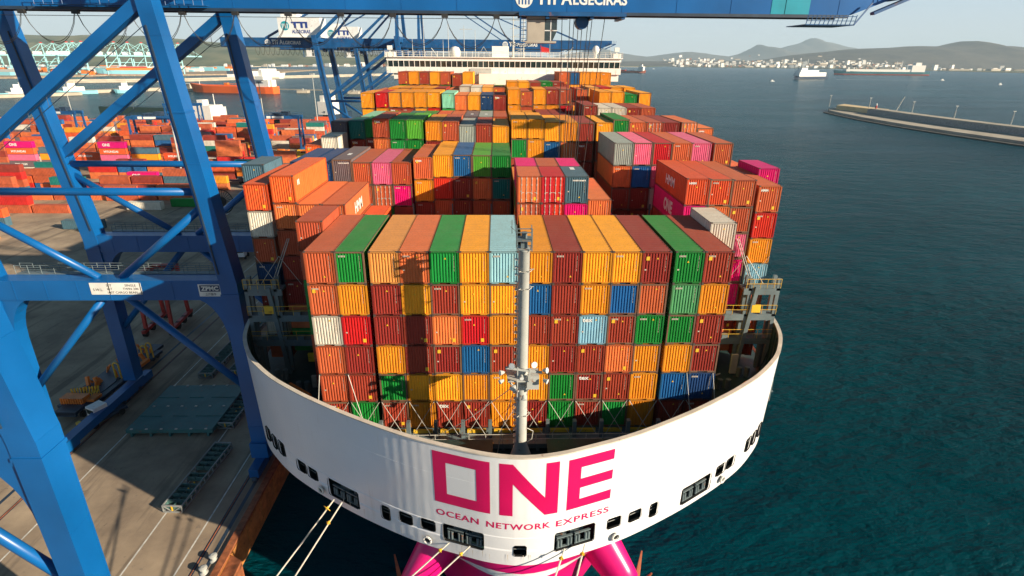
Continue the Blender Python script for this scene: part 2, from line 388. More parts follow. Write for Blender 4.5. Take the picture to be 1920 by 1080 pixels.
mb.build('chock_dark_disc', M['black'], ship)  # flat black disc on the plating, standing for the dark hole
# logo and name on the bow
def poly_logo(mb, polys):
    for poly in polys:                    # quads in (u,z), subdivided along u so they follow the plating
        (a, b, c, d) = poly; n = max(1, int(abs(b[0]-a[0])/.3)+1)
        for i in range(n):
            t0, t1 = i/n, (i+1)/n
            def L(p, q, t): return (p[0]+(q[0]-p[0])*t, p[1]+(q[1]-p[1])*t)
            q = [L(a,b,t0), L(a,b,t1), L(d,c,t1), L(d,c,t0)]; vs = []
            for u, z in q: P = hull_pt(u, .018); k = .985+.015*(z-ZK)/(ZR-ZK); vs.append((P.x*k, P.y*k, z))
            mb.quad(*vs)
T, Bt = 25.2, 20.2
mb = MB()
poly_logo(mb, [((-7.33,Bt),(-2.6,Bt),(-2.6,Bt+1),(-7.33,Bt+1)), ((-7.33,T-.95),(-2.6,T-.95),(-2.6,T),(-7.33,T)),
    ((-7.33,Bt+1),(-6.22,Bt+1),(-6.22,T-.95),(-7.33,T-.95)), ((-3.7,Bt+1),(-2.6,Bt+1),(-2.6,T-.95),(-3.7,T-.95))])
poly_logo(mb, [((-1.86,Bt),(-.83,Bt),(-.83,T),(-1.86,T)), ((1.7,Bt),(2.75,Bt),(2.75,T),(1.7,T))])
for i in range(10):                       # diagonal of the N
    t0, t1 = i/10, (i+1)/10; x0, x1 = -.83+2.53*t0, -.83+2.53*t1
    lo = lambda t: 23.35-3.15*t; hi = lambda t: 25.2-3.3*t
    poly_logo(mb, [((x0,lo(t0)),(x1,lo(t1)),(x1,hi(t1)),(x0,hi(t0)))])
poly_logo(mb, [((3.5,Bt),(4.6,Bt),(4.6,T-.1),(3.5,T-.1)), ((4.6,Bt),(7.48,Bt),(7.48,Bt+.92),(4.6,Bt+.85)), ((4.6,22.15),(7.48,22.2),(7.48,23.1),(4.6,23.05)), ((4.6,24.15),(7.48,24.15),(7.48,T-.1),(4.6,T-.1))])
mb.build('company_logo', M['ink'], ship)
for w, u0, u1, zb in (('OCEAN', -7.3, -3.56, 18.84), ('NETWORK', -2.94, 2.22, 18.8), ('EXPRESS', 2.68, 7.48, 18.75)):
    vs, fs = text_geo(w, 1.0, .022, 1.12); x0 = min(v[0] for v in vs); x1 = max(v[0] for v in vs); y0 = min(v[1] for v in vs); y1 = max(v[1] for v in vs)
    out = []
    for x, y in vs: P = hull_pt(u0+(x-x0)/(x1-x0)*(u1-u0), .018); out.append((P.x*.99, P.y*.99, zb+(y-y0)/(y1-y0)*.6))
    mb = MB(); mb.add(out, fs); mb.build('name_lettering', M['ink'], ship)
# anchor bolsters and anchors
for s in (-1, 1):
    mb = MB(); n = 18; prof = [(.0, 2.2), (.35, 2.1), (.62, 1.85), (.82, 1.65), (.95, 1.5), (1.0, 1.05), (1.02, .2)]
    o = Vector((s*5.6, -3.6, 14.3)); tip = Vector((s*9.7, -7.4, 9.2)); ax = (tip-o); d = ax.normalized(); e = d.cross(Vector((0,0,1))).normalized(); g = d.cross(e)
    vs = []
    for t, r in prof:
        for i in range(n): a = 2*math.pi*i/n; vs.append(o+ax*t+e*(r*.85*math.cos(a))+g*(r*math.sin(a)))
    mb.add(vs, [(k*n+i, k*n+(i+1)%n, (k+1)*n+(i+1)%n, (k+1)*n+i) for k in range(len(prof)-1) for i in range(n)] + [tuple(range((len(prof)-1)*n, len(prof)*n))])
    mb.build('anchor_bolster', M['magenta'], ship, smooth=True)
    mb = MB(); c = o+ax*1.06; side = e if e.x*s > 0 else -e
    mb.beam(c, c+d*.5-Vector((0,0,2.2)), .5, .6); 
    for k in (-1, 1):
        b0 = c + d*.35 + g*(k*.2); mb.beam(b0+side*.7, b0+side*1.5+Vector((s*.5, 1.3*k+.6, 1.9)), .55, .4, .12, .1)
    mb.beam(c+d*.3-side*1.2, c+d*.3+side*1.4, .7, .6); mb.build('anchor', M['rust'], ship)
# ---- fittings of the bow deck
mb = MB()
mb.box(-18.4, 18.4, -1.9, -.15, 20.35, 20.55)
mb.box(-17.9, 17.9, -.12, 12.3, 20.2, 20.78)
for c in range(6, 20):
    x = left(c)
    for dx in (0.12, ): mb.box(x-.16, x+.16, -1.0, -.55, 19.7, 22.3)
mb.box(-18.4, 18.4, -1.85, -1.5, 20.0, 20.35)
for k in range(12): x = -17.5+k*3.18; mb.box(x, x+.3, -1.8, -.3, 19.7, 20.35)
mb.build('lashing_platform', M['bridge_steel'], ship)
mb = MB()
for c in range(6, 20): x = left(c); mb.box(x+.35, x+2.1, -.3, -.06, 20.62, 20.95); mb.box(x+.1, x+.3, -1.95, -1.75, 20.6, 20.66)
mb.build('yellow_coaming_plate', M['yellow'], ship)
mb = MB()
for zz in (21.05, 21.55): mb.tube((-18.3,-1.85,zz), (18.3,-1.85,zz), .035, n=5, caps=False)
for k in range(25): x = -18.3+k*1.525; mb.tube((x,-1.85,20.5), (x,-1.85,21.6), .035, n=5, caps=False)
mb.build('platform_railing', M['rod'], ship)
mb = MB()
for c in range(6, 21):
    x = left(c)-.02
    zt = 23.9
    if c < 20: mb.tube((x+.12,-.06,zt), (x+2.1,-1.0,20.9), .028, n=4, caps=False)
    if c > 6: mb.tube((x-.12,-.06,zt), (x-2.1,-1.0,20.9), .028, n=4, caps=False)
for x, z1 in ((left(6)+.05, 26.8), (left(7)+.1, 26.8), (left(20)-.3, 26.8), (left(19)-.2, 26.8)):
    mb.tube((x,-.06,z1), (x+(1.5 if x < 0 and x > -16 else (-.6 if x < 0 else .9)),-1.0,20.8), .035, n=4, caps=False)
mb.build('lashing_rods', M['rod'], ship)
# winches, breakwater bits and hatches on the fore deck
for s in (-1, 1):
    mb = MB(); x = s*6.3
    mb.box(x-2.9, x+2.9, -7.2, -3.4, 19.7, 20.1); mb.tube((x-1.8,-5.2,20.9), (x+1.8,-5.2,20.9), .75, n=16)
    for k in (-1.9, 0, 1.9): mb.tube((x+k-.08,-5.2,20.9), (x+k+.08,-5.2,20.9), 1.05, n=18)
    mb.box(x+s*2.1-.5, x+s*2.1+.5, -5.9, -4.5, 20.1, 21.5); mb.build('anchor_windlass', M['bridge_steel'], ship)
    mb = MB(); mb.prism([(s*2.4,-7.6),(s*9.5,-4.8),(s*9.5,-2.4),(s*2.4,-2.4)][::s], 21.3, 21.45); mb.prism([(s*12,-3.4),(s*15.5,-1.4),(s*15.5,1.0),(s*12,-1.9)][::s], 20.4, 20.6)
    for q in ((2.6,-7.1),(9.2,-4.6),(9.2,-2.6),(2.6,-2.6)): mb.tube((s*q[0],q[1],19.7),(s*q[0],q[1],21.3),.1,n=6)
    mb.build('windlass_cover', M['dkgreen'], ship)
mb = MB()
for s in (-1, 1):
    for (x, y) in ((20.6, 3.2), (23.3, 8.6), (26.5, 11.2)): mb.tube((s*x,y,19.7),(s*x,y,20.9),.28,n=10); mb.tube((s*(x-.9),y,19.7),(s*(x-.9),y,20.9),.28,n=10)
mb.build('bollards', M['bridge_steel'], ship)
mb = MB()
for s, p, q in ((-1,(-23.4,6.6,21.9),(-20.6,4.3,21.9)), (1,(21.8,4.2,21.9),(24.3,6.4,21.9))):
    p, q = Vector(p), Vector(q)
    mb.beam(p, q, .25, .18); mb.beam(p-Vector((0,0,.55)), q-Vector((0,0,.55)), .12, .12)
    for t in (0, .5, 1): c = p.lerp(q, t); mb.beam(c, c-Vector((0,0,2.2)), .14)
mb.build('orange_rail', M['orange_eq'], ship)
mb = MB(); mb.tube((20.9,8.6,21.0),(22.6,9.3,21.2),.07,n=6); mb.tube((20.9,8.6,21.0),(20.6,8.0,19.8),.07,n=6); mb.box(24.6,25.3,11.3,11.6,20,22.4); mb.box(-22.1,-21.6,9.2,9.5,19.8,21.2)
mb.build('deck_davit', M['rod'], ship)
# ---- foremast
mb = MB(); MY = -5.0
mb.lathe(0, MY, [(1.5,19.7),(1.35,20.4),(.62,22.6),(.47,23.2),(.45,30),(.42,40.1),(.5,40.15),(.5,40.3)], 24); mast = mb.build('foremast', M['mast'], ship, smooth=True)
for p in mast.data.polygons:
    if abs(p.normal.z) > .9: p.use_smooth = False
mb = MB()
for z in (26.0, 29.0, 37.2, 38.6):
    for i in range(16): a, b = 2*math.pi*i/16, 2*math.pi*(i+1)/16; mb.tube((.62*math.cos(a),MY+.62*math.sin(a),z),(.62*math.cos(b),MY+.62*math.sin(b),z),.025,n=4,caps=False)
    for i in range(6): a = 2*math.pi*i/6; mb.tube((.45*math.cos(a),MY+.45*math.sin(a),z),(.78*math.cos(a),MY+.78*math.sin(a),z+.05),.03,n=4)
for k in range(30): z = 22+k*.6; mb.box(-.66,-.45,MY-.2,MY+.2,z,z+.04)
mb.build('mast_rungs', M['rod'], mast)
mb = MB()                                   # cage on top
for x in (-.55, .55):
    for y in (-.5, .5): mb.beam((x,MY+y,40.2),(x,MY+y,41.9),.07)
for z in (40.3, 40.95, 41.6):
    for y in (-.5, .5): mb.beam((-.55,MY+y,z),(.55,MY+y,z),.06)
    for x in (-.55, .55): mb.beam((x,MY-.5,z),(x,MY+.5,z),.06)
mb.box(-.5,.5,MY-.5,MY+.5,41.0,41.06); mb.tube((0,MY,41.06),(0,MY,41.5),.22,n=10); mb.tube((-.9,MY,41.4),(-.9,MY,42.4),.03,n=5); mb.tube((-.55,MY,41.5),(-1.0,MY,41.9),.03,n=5); mb.box(-.25,.25,MY-.25,MY+.25,40.35,40.75)
mb.build('top_cage', M['bridge_steel'], mast)
mb = MB()
mb.prism([(-1.15,MY-1.1),(1.2,MY-1.1),(1.35,MY+.9),(-1.3,MY+.9)], 29.6, 29.7)
mb.beam((-1.35,MY-1.15,30.95),(1.5,MY-1.15,30.5),.16); mb.beam((.55,MY-1.2,29.7),(.55,MY-1.2,30.9),.1); mb.beam((-.4,MY-1.2,28.2),(-.4,MY-1.2,31.0),.08)
mb.box(.35,1.3,MY-1.05,MY-.75,28.9,30.1); mb.beam((-1.1,MY-.9,29.6),(-.3,MY-.4,28.3),.12); mb.beam((1.1,MY-.9,29.6),(.3,MY-.4,28.3),.12)
mb.build('lamp_platform', M['mast'], mast)
def flood(x, z, y=MY-1.3, r=.26, aim=(0,-1,-.35)):
    mb = MB(); a = Vector(aim).normalized(); c = Vector((x,y,z)); r = r*.8; mb.tube(c, c+a*.38, .10, r, n=12); mb.build('floodlight', M['mast'], mast, smooth=False)
    m2 = MB(); m2.tube(c+a*.381, c+a*.39, r*.85, n=12); m2.build('lens', M['lens'], mast)
for x, z, r, aim in ((-.75,31.25,.33,(-.4,-1,.2)), (.72,31.35,.33,(.4,-1,.2)), (-1.45,30.6,.28,(-1,-.5,.1)), (1.55,30.75,.3,(1,-.6,.3)), (-1.5,29.9,.24,(-1,-.7,-.2)),
                     (1.6,29.9,.28,(1,-.6,-.2)), (-.62,29.4,.40,(-.5,-1,-.5)), (.1,28.5,.3,(0,-1,-.9)), (-.1,30.3,.22,(0,-1,-.2))): flood(x, z, MY-1.25, r, aim)
mb = MB(); mb.path([(-.6,MY,28.6),(-4.5,-3.2,24.2),(-8.8,-1.9,20.6)], .03, 4); mb.path([(-.3,MY,29.5),(-1.6,-4.4,24),(-2.2,-4.3,20)], .03, 4); mb.path([(.5,MY,24.5),(1.0,MY,24.2),(.9,MY,23.4),(.45,MY,23)], .04, 5); mb.build('stay_wire', M['rod'], mast)
# ---------------------------------------------------------------- shipping containers
def cont_meshes(L, front='corr'):
    b = MB(); p = 2.20/9; x = -1.10; zb, zt = .16, 2.77; pr = []
    for k in range(9): x0 = -1.10+k*p; pr += [(x0,.10),(x0+.12*p,.045),(x0+.50*p,.045),(x0+.62*p,.10)]
    pr.append((1.10,.10))
    if front == 'corr':
        for (a, ya), (c, yc) in zip(pr[:-1], pr[1:]): b.quad((a,ya,zb),(c,yc,zb),(c,yc,zt),(a,ya,zt))
    n = int(L/.56); step = (L-.3)/n
    for s in (-1, 1):
        for k in range(n):
            y0 = .15+k*step; q = [(y0,1.165),(y0+.12*step,1.205),(y0+.5*step,1.205),(y0+.62*step,1.165),(y0+step,1.165)]
            for (a, xa), (c, xc) in zip(q[:-1], q[1:]):
                v = [(s*xa,a,zb),(s*xc,c,zb),(s*xc,c,2.80),(s*xa,a,2.80)]; b.quad(*(v if s > 0 else v[::-1]))
    m = int(L/.6); st = (L-.2)/m
    for k in range(m):
        y0 = .1+k*st; q = [(y0,2.862),(y0+.1*st,2.846),(y0+.4*st,2.846),(y0+.5*st,2.862),(y0+st,2.862)]
        for (a, za), (c, zc) in zip(q[:-1], q[1:]): b.quad((-1.18,a,za),(1.18,a,za),(1.18,c,zc),(-1.18,c,zc))
    b.quad((1.15,L-.06,zb),(-1.15,L-.06,zb),(-1.15,L-.06,zt),(1.15,L-.06,zt)); b.quad((-1.18,.05,zb),(-1.18,L-.05,zb),(1.18,L-.05,zb),(1.18,.05,zb))
    f = MB()
    for s in (-1, 1):
        for y0, y1 in ((.0,.14),(L-.14,L)): f.box(min(s*1.09,s*1.219),max(s*1.09,s*1.219),y0,y1,.12,2.776)
        f.box(min(s*1.16,s*1.217),max(s*1.16,s*1.217),.14,L-.14,2.79,2.868); f.box(min(s*1.15,s*1.217),max(s*1.15,s*1.217),.14,L-.14,.03,.17)
    for y0, y1 in ((.0,.09),(L-.09,L)):
        f.box(-1.09,1.09,y0,y1,2.74,2.845); f.box(-1.09,-.45,y0,y1,.03,.17); f.box(.45,1.09,y0,y1,.03,.17); f.box(-.45,.45,y0+.02,y1,.12,.17)
    f.mat(1)
    for s in (-1, 1):
        for y0, y1 in ((-.004,.17),(L-.17,L+.004)):
            for z0, z1 in ((0,.12),(2.776,2.892)): f.box(min(s*1.05,s*1.223),max(s*1.05,s*1.223),y0,y1,z0,z1)
    return b.mesh('container_body', [M['cont']]), f.mesh('container_frame', [M['frame'], M['cast']])
B40, F40 = cont_meshes(L40); B20, F20 = cont_meshes(L20)
BD20, _ = cont_meshes(L20, 'door'); BD40, _ = cont_meshes(L40, 'door')
def door_mesh():
    b = MB()
    b.box(0.01,1.09,.05,.09,.17,2.74)
    for k in range(5): z = .35+k*.5; b.box(.06,1.03,.035,.05,z,z+.3)
    return b.mesh('container_door', [M['cont']])
def bar_mesh():
    b = MB()
    for x in (.28, .80):
        b.tube((x,.0,.12),(x,.0,2.8),.025,n=6)
        for z in (.35,1.0,1.9,2.55): b.box(x-.06,x+.06,-.01,.04,z,z+.1)
        b.box(x-.25,x+.02,-.02,.01,1.12,1.17)
    return b.mesh('locking_bars', [M['rod']])
DOOR, BARS = door_mesh(), bar_mesh()
def mark_mesh(seed):
    r = random.Random(seed); b = MB(); z = 2.5
    for k in range(12):
        h = r.uniform(.045,.06); w = r.uniform(.03,.055); b.box(.80-w/2,.80+w/2,.030,.042,z-h,z)
        z -= .105 if k not in (3, 9) else .17
    if seed % 3 == 1: b.box(-.95,-.80,.030,.042,1.2,1.32)
    if seed % 4 == 2:
        for k in range(5): b.box(-.9+k*.12,-.82+k*.12,.030,.042,2.38+.02*(k % 2),2.54)
    return b.mesh('marking', [M['faded_ink']])
MARKS = [mark_mesh(i) for i in range(12)]
def tri_mesh(x, z):
    b = MB(); b.prismY([(x-.09,z),(x+.09,z),(x,z+.17)], .030, .042); return b.mesh('warning_sticker', [M['yellow']])
TRIS = [tri_mesh(.08,2.2), tri_mesh(.25,2.35), tri_mesh(-.1,1.9), tri_mesh(.3,.6)]
def plate_mesh(x, z): b = MB(); b.box(x-.14,x+.14,.026,.040,z,z+.34); return b.mesh('yellow_panel', [M['yellow']])
PLATES = [plate_mesh(-.74,2.1), plate_mesh(.62,.32)]
def letter_mesh(txt, face, x, z, h, w=None, mat='white_ink', L=L40, bold=.03):
    b = MB(); vs, _ = text_geo(txt, 1, bold, 1.0)
    if face == 'front': put_text(b, txt, (x,.026,z), (1,0,0), (0,0,1), h, w, bold)
    elif face == 'left': put_text(b, txt, (-1.222,x,z), (0,-1,0), (0,0,1), h, w, bold)
    elif face == 'right': put_text(b, txt, (1.222,x,z), (0,1,0), (0,0,1), h, w, bold)
    elif face == 'top': put_text(b, txt, (x,L*.42,2.87), (1,0,0), (0,1,0), h, w, bold)
    return b.mesh('lettering', [M[mat]])
def bars_mesh(face, a, z, h, w, n, seed):
    """lettering too worn and small to read: a row of uneven white strokes"""
    r = random.Random(seed); b = MB(); st = w/n
    for k in range(n):
        p, q = a+k*st, a+k*st+st*r.uniform(.45,.75); t = z+h*r.uniform(.8,1)
        if face == 'front': b.box(p,q,.028,.042,z,t)
        elif face == 'left': b.box(-1.225,-1.212,p,q,z,t)
        else: b.box(1.212,1.225,p,q,z,t)
    return b.mesh('lettering', [M['white_ink']])
LET = {'tex': letter_mesh('tex','front',-.95,2.2,.36,.9), 'hmm': letter_mesh('HMM','front',-.95,2.25,.24,.75), 'crh': bars_mesh('front',-.45,2.35,.16,1.4,9,1),
       'hmmL': letter_mesh('HMM','left',7.6,.95,1.1,3.4,bold=.03), 'oneL': letter_mesh('ONE','left',7.4,.8,1.5,3.4,bold=.05), 'hmmR': letter_mesh('HMM','right',4.2,.8,1.3,3.6,bold=.03),
       'capR': bars_mesh('right',1.4,1.4,.5,2.4,6,2), 'mR': bars_mesh('right',1.1,1.7,.6,.8,2,3), 'hl': bars_mesh('left',1.4,1.3,.6,3.0,7,4), 'dot': (lambda b: (b.box(-.25,.25,4.0,5.4,2.868,2.874), b.mesh('roof_number', [M['white_ink']]))[1])(MB())}
NAME = {'O':('orange',(.88,.335,.016)),'S':('salmon orange',(.74,.175,.05)),'U':('rust red',(.52,.105,.038)),'M':('maroon',(.33,.040,.022)),'R':('bright red',(.62,.018,.012)),
 'G':('green',(.008,.24,.035)),'L':('light green',(.09,.36,.03)),'B':('mid blue',(.012,.12,.33)),'N':('navy blue',(.012,.055,.16)),'C':('pale blue',(.26,.50,.62)),
 'W':('off-white',(.74,.68,.56)),'P':('pink',(.84,.15,.27)),'K':('magenta',(.74,.003,.17)),'Y':('light grey',(.33,.37,.33)),'D':('dark grey',(.17,.13,.14)),
 'H':('slate blue',(.07,.15,.20)),'T':('teal',(.004,.19,.16)),'A':('mint green',(.24,.60,.40)),'E':('orange red',(.76,.11,.025)),'X':('pale orange',(.86,.37,.08)),
 'F':('faded green',(.09,.32,.12)),'c':('weathered pale blue',(.28,.52,.56))}
ORD = ['zeroth','first','second','third','fourth','fifth','sixth','seventh','eighth','ninth','tenth','eleventh','twelfth','thirteenth','fourteenth']
BAYNAME = {1:'front bay',2:'second bay from bow',3:'third bay from bow',4:'fourth bay from bow',5:'fifth bay from bow',6:'sixth bay from bow',7:'seventh bay from bow',8:'bay against the bridge'}
LOWER = []          # unseen tiers, one mesh
NCONT = 0
def container(code, x, y, z, label, L=40, doors=False, extra=(), group='containers stacked on the ship', rz=0, marks=True):
    global NCONT; NCONT += 1
    col = (*NAME[code][1], 1); r = random.Random(NCONT*13+5)
    t = thing('shipping_container', label, 'container', (x,y,z), rz, group)
    jx = r.uniform(-.012, .012); t.location.x += jx
    bm, fm = ((BD40 if doors else B40), F40) if L == 40 else ((BD20 if doors else B20), F20)
    link('body', bm, t, color=col); fc = col if r.random() < .75 else (.30,.16,.10,1); link('frame', fm, t, color=fc)
    if doors:
        for s in (1, -1):
            d = link('door', DOOR, t, color=col); d.scale = (s,1,1); k = link('locking_bars', BARS, d)
    if marks:
        link('marking', r.choice(MARKS), t)
        if not doors and r.random() < .8: link('warning_sticker', r.choice(TRIS), t)
        if code in 'MRSUE' and r.random() < .6: link('yellow_panel', r.choice(PLATES), t)
    for e in extra: link('lettering', LET[e], t)
    return t
def colname(c):
    return (ORD[13-c]+' column left of the centreline') if c <= 12 else (ORD[c-12]+' column right of the centreline')
def stack(bay, c, top, codes, y=None, L=40, doors='', extra=None, down=True, rear=False):
    """codes = visible tiers from the top down"""
    y0 = (bay-1)*BAY if y is None else y; x = left(c)+1.25; z = top; extra = extra or {}
    for i, k in enumerate(codes):
        z -= CH; nm = NAME[k][0]; w = 'top' if i == 0 else ORD[i+1]+' from top'
        short = ('rear ' if rear else 'short ') if L == 20 else ''
        lab = f"{short}{nm} container, {w}, {colname(c)}, {BAYNAME[bay]}"
        lab = lab.replace(' of the centreline,', ' of centre,').replace('column ', 'row ')
        container(k, x, y0, z+.002, lab, L, doors=str(i) in doors, extra=extra.get(i, ()))
    if down:
        while z - CH > BASE-1.2: z -= CH; LOWER.append((x, y0, z, L40 if L == 40 else L20))
# bay 1: fourteen rows, six tiers
G1 = ["UGXSGOcOMOOMGM","UOMOMOOBMOBUFO","WRMMSROMMCMGGM","UMOMMBMOMMSOOM","UMGOOOOOGMMOBN","MGMOMMOMGMGOMM"]
TEX1 = {(15,2):('tex',),(15,4):('tex',),(6,5):('tex',),(10,5):('tex',)}
for i, c in enumerate(range(6, 20)):
    stack(1, c, BASE+6*CH, ''.join(r[i] for r in G1), extra={t:v for (cc,t),v in TEX1.items() if cc == c}, down=False)
stack(1, 5, 39.3, 'U', y=6.13, L=20, extra={0:()}); stack(1, 20, 39.2, 'W', y=6.13, L=20)
# bay 2
b = BAY
stack(2, 1, 42.0, 'HD', y=b+6.13, L=20, extra={0:('capR',)}, rear=True)
stack(2, 2, 41.05, 'EWUNMW'); stack(2, 3, 41.9, 'ESUMM', extra={0:('mR',)}); stack(2, 4, 38.95, 'SU'); stack(2, 5, 38.9, 'UU', extra={0:('hmmR',)}); stack(2, 6, 35.9, 'E')
for c in range(7, 13): stack(2, c, 32.6, '')
stack(2, 13, 41.95, 'SU', L=20, doors='01'); stack(2, 14, 41.95, 'RR', L=20, doors='01'); stack(2, 15, 41.95, 'HK', L=20, extra={0:('crh','dot')})
for c, k in ((13,'K'),(14,'U'),(15,'K')): stack(2, c, 41.95, k, y=b+6.13, L=20, rear=True)
stack(2, 16, 39.5, 'SS'); stack(2, 17, 35.2, 'K'); stack(2, 18, 34.0, ''); stack(2, 19, 34.0, '')
stack(2, 20, 41.75, 'EKMM', extra={0:('hmmL','hmm'),1:('oneL',)}); stack(2, 21, 41.68, 'ESUM'); stack(2, 22, 41.62, 'UUPKKM'); stack(2, 23, 41.0, 'SROCUEE', extra={0:('hmm',)})
stack(2, 24, 41.8, 'KM', y=b+6.13, L=20, extra={0:('hl',)}, rear=True)
# bay 3
for c, z, k, e in ((2,41.0,'N',{}),(3,41.0,'N',{}),(4,41.27,'DU',{0:('crh','dot')}),(5,40.95,'UU',{}),(6,40.96,'PU',{}),(7,40.97,'UK',{}),(8,41.65,'SOM',{0:('hmm',)}),(9,41.93,'ORS',{}),
                   (10,41.94,'BMM',{}),(11,41.9,'LSS',{}),(12,41.9,'GTS',{}),(18,43.52,'YSMM',{}),(19,43.53,'PBMM',{}),(20,43.55,'RPW',{}),(21,43.55,'SM',{}),(22,43.55,'PM',{}),(23,43.55,'UM',{})):
    stack(3, c, z, k, extra=e, doors='1' if c == 6 else '')
for c in (13,14,15,16,17): stack(3, c, 35.5, '')
stack(3, 24, 40.5, '')
stack(3, 13, 38.4, 'S')
# bay 4
b4 = 3*BAY
stack(4, 1, 41.1, 'EU'); stack(4, 2, 42.36, 'W', L=20); stack(4, 2, 43.95, 'DM', y=b4+6.13, L=20, rear=True); stack(4, 3, 44.1, 'TM', y=b4+6.13, L=20, extra={1:('tex',)}, rear=True)
stack(4, 4, 44.3, 'GM', y=b4+6.13, L=20, extra={1:('tex',)}, rear=True); stack(4, 3, 38.2, '', L=20); stack(4, 4, 38.2, '', L=20)
for c, z, k, e, d in ((5,45.05,'US',{0:('tex',)},''),(6,44.86,'GG',{},''),(7,44.88,'LG',{},''),(8,44.66,'OM',{},''),(9,44.66,'U',{},''),(10,44.08,'Y',{},''),(11,44.25,'M',{},''),(12,44.03,'O',{},''),
    (13,45.05,'OG',{},''),(14,45.05,'OO',{},''),(15,44.65,'OBM',{},''),(16,44.65,'OSM',{},''),(17,44.57,'MMM',{1:('tex',)},''),(18,44.63,'OM',{},''),(19,45.06,'GM',{},''),(20,44.7,'S',{},''),
    (21,44.7,'U',{},'0'),(22,44.7,'M',{},''),(23,44.7,'S',{},'0'),(24,43.9,'SU',{0:('hmm',)},'')): stack(4, c, z, k, extra=e, doors=d)
# bay 5
for c, z, k, e in ((2,41.5,'U',{}),(3,44.0,'A',{}),(4,44.0,'L',{}),(5,44.1,'M',{}),(6,44.1,'T',{}),(7,44.1,'G',{}),(8,44.15,'E',{}),(9,44.15,'S',{}),(10,44.15,'D',{0:('dot',)}),(11,44.15,'Y',{0:('dot',)}),(12,44.15,'U',{}),
                (13,44.3,'O',{}),(14,44.3,'O',{}),(15,44.5,'M',{}),(16,44.5,'M',{}),(17,43.6,''  ,{}),(18,46.1,'M',{}),(19,45.7,'W',{}),(20,45.72,'W',{}),(21,45.74,'M',{}),(22,45.74,'U',{}),(23,43.2,'B',{}),(24,42.0,'S',{})):
    stack(5, c, z, k, extra=e)
# bay 6
for c, z, k, e in ((2,47.15,'OO',{}),(3,47.25,'RO',{}),(4,47.3,'OM',{1:('tex',)}),(5,47.3,'OM',{}),(6,47.35,'OO',{}),(7,47.35,'OR',{}),(8,47.2,'A',{}),(9,46.85,'S',{}),(10,46.87,'O',{}),(11,46.9,'N',{}),(12,46.9,'M',{0:('tex',)}),
                (13,48.0,'OO',{}),(14,47.72,'UU',{}),(15,48.03,'OO',{}),(16,48.05,'MO',{}),(17,48.07,'UR',{}),(18,44.9,'',{}),(19,44.9,'M',{}),(20,47.63,'O',{}),(21,47.65,'O',{}),(22,47.2,'G',{}),(23,47.5,'O',{})):
    stack(6, c, z, k, extra=e)
# bay 7
for c, z, k in ((2,47.0,'U'),(3,47.5,'O'),(4,47.5,'O'),(5,47.5,'O'),(6,47.5,'O'),(7,47.5,'M'),(8,47.2,'S'),(9,47.9,'W'),(10,47.8,'W'),(11,47.8,'X'),(12,47.7,'S'),(13,48.9,'O'),(14,48.9,'O'),(15,48.9,'M'),(16,48.9,'G'),(17,48.87,'M'),
                (18,45.0,'M'),(19,47.5,'S'),(20,47.85,'X'),(21,47.9,'R'),(22,47.9,'O'),(23,47.9,'O')): stack(7, c, z, k)
# bay 8
for c, z, k in ((3,50.52,'UL'),(4,50.52,'OM'),(5,50.52,'MO'),(6,50.5,'OM'),(7,50.48,'UG'),(8,50.09,'MU'),(9,50.52,'OM'),(10,47.4,'O'),(11,47.4,'U'),(12,47.3,'L'),(13,47.3,'O'),(14,48.3,'O'),(15,48.3,'S'),(16,48.2,'M'),(17,48.2,'D'),
                (18,50.7,'S'),(19,50.7,'B'),(20,50.7,'O'),(21,50.7,'O'),(22,50.66,'O')): stack(8, c, z, k)
mb = MB(); rr = random.Random(3)
for x, y, z, L in LOWER: mb.mat(rr.randrange(5)); mb.box(x-1.2, x+1.2, y+.02, y+L-.02, z+.04, z+CH-.03)
mats = [paint('lower_container_'+n, NAME[k][1], .65, .25) for n, k in (('orange','O'),('rust','U'),('maroon','M'),('salmon','S'),('green','G'))]
o = mb.build('container_lower_tiers', mats); tag(o, 'unbroken mass of lower container tiers under the visible ones on the ship', 'containers', kind='stuff')
# ---------------------------------------------------------------- navigation bridge (part of the ship)
YB = 114.0
mb = MB()
mb.box(-30.6, 30.6, YB, YB+9, 49.9, 51.45); mb.box(-30.6, 30.6, YB+.25, YB+9, 52.95, 53.75); mb.box(-30.9, 30.9, YB-.3, YB+9.3, 53.75, 53.95)
mb.box(-30.3, 30.3, YB+1.2, YB+9, 51.4, 53.0)
mb.box(-6.6, 14.5, YB-1.2, YB+14, 19.7, 49.95); mb.box(-22, 22, YB+1.5, YB+14, 19.7, 49.9)
mb.box(-28.9, -26.0, YB+.6, YB+6, 48.2, 49.9); mb.box(27.2, 30.2, YB+.6, YB+6, 48.2, 49.9); mb.box(11.5, 16.5, YB-.2, YB+1.5, 47.5, 49.95)
mb.prismY([(-9.5, 49.95), (-6.6, 44.5), (-6.6, 49.95)], YB-.2, YB+1.6); mb.prismY([(14.5, 49.95), (14.5, 44.0), (21, 49.95)], YB-.2, YB+1.6)
mb.box(-3.2, 1.2, YB+2.5, YB+6, 53.95, 56.6)
mb.build('superstructure', M['cream'], ship)
nw = 44; w = 60.4/nw
for k in range(nw):
    x0 = -30.2+k*w
    mb = MB(); mb.quad((x0+.07,YB+.22,51.45),(x0+w-.07,YB+.22,51.45),(x0+w-.07,YB+.05,52.97),(x0+.07,YB+.05,52.97)); p = mb.build('bridge_window', M['glass'], ship)
mb = MB()
for k in range(nw+1): x = -30.2+k*w; mb.beam((x,YB+.15,51.42),(x,YB-.02,53.0),.13,.16)
mb.beam((-30.3,YB+.02,52.97),(30.3,YB+.02,52.97),.12,.12); mb.build('window_mullions', M['cream'], ship)
mb = MB()
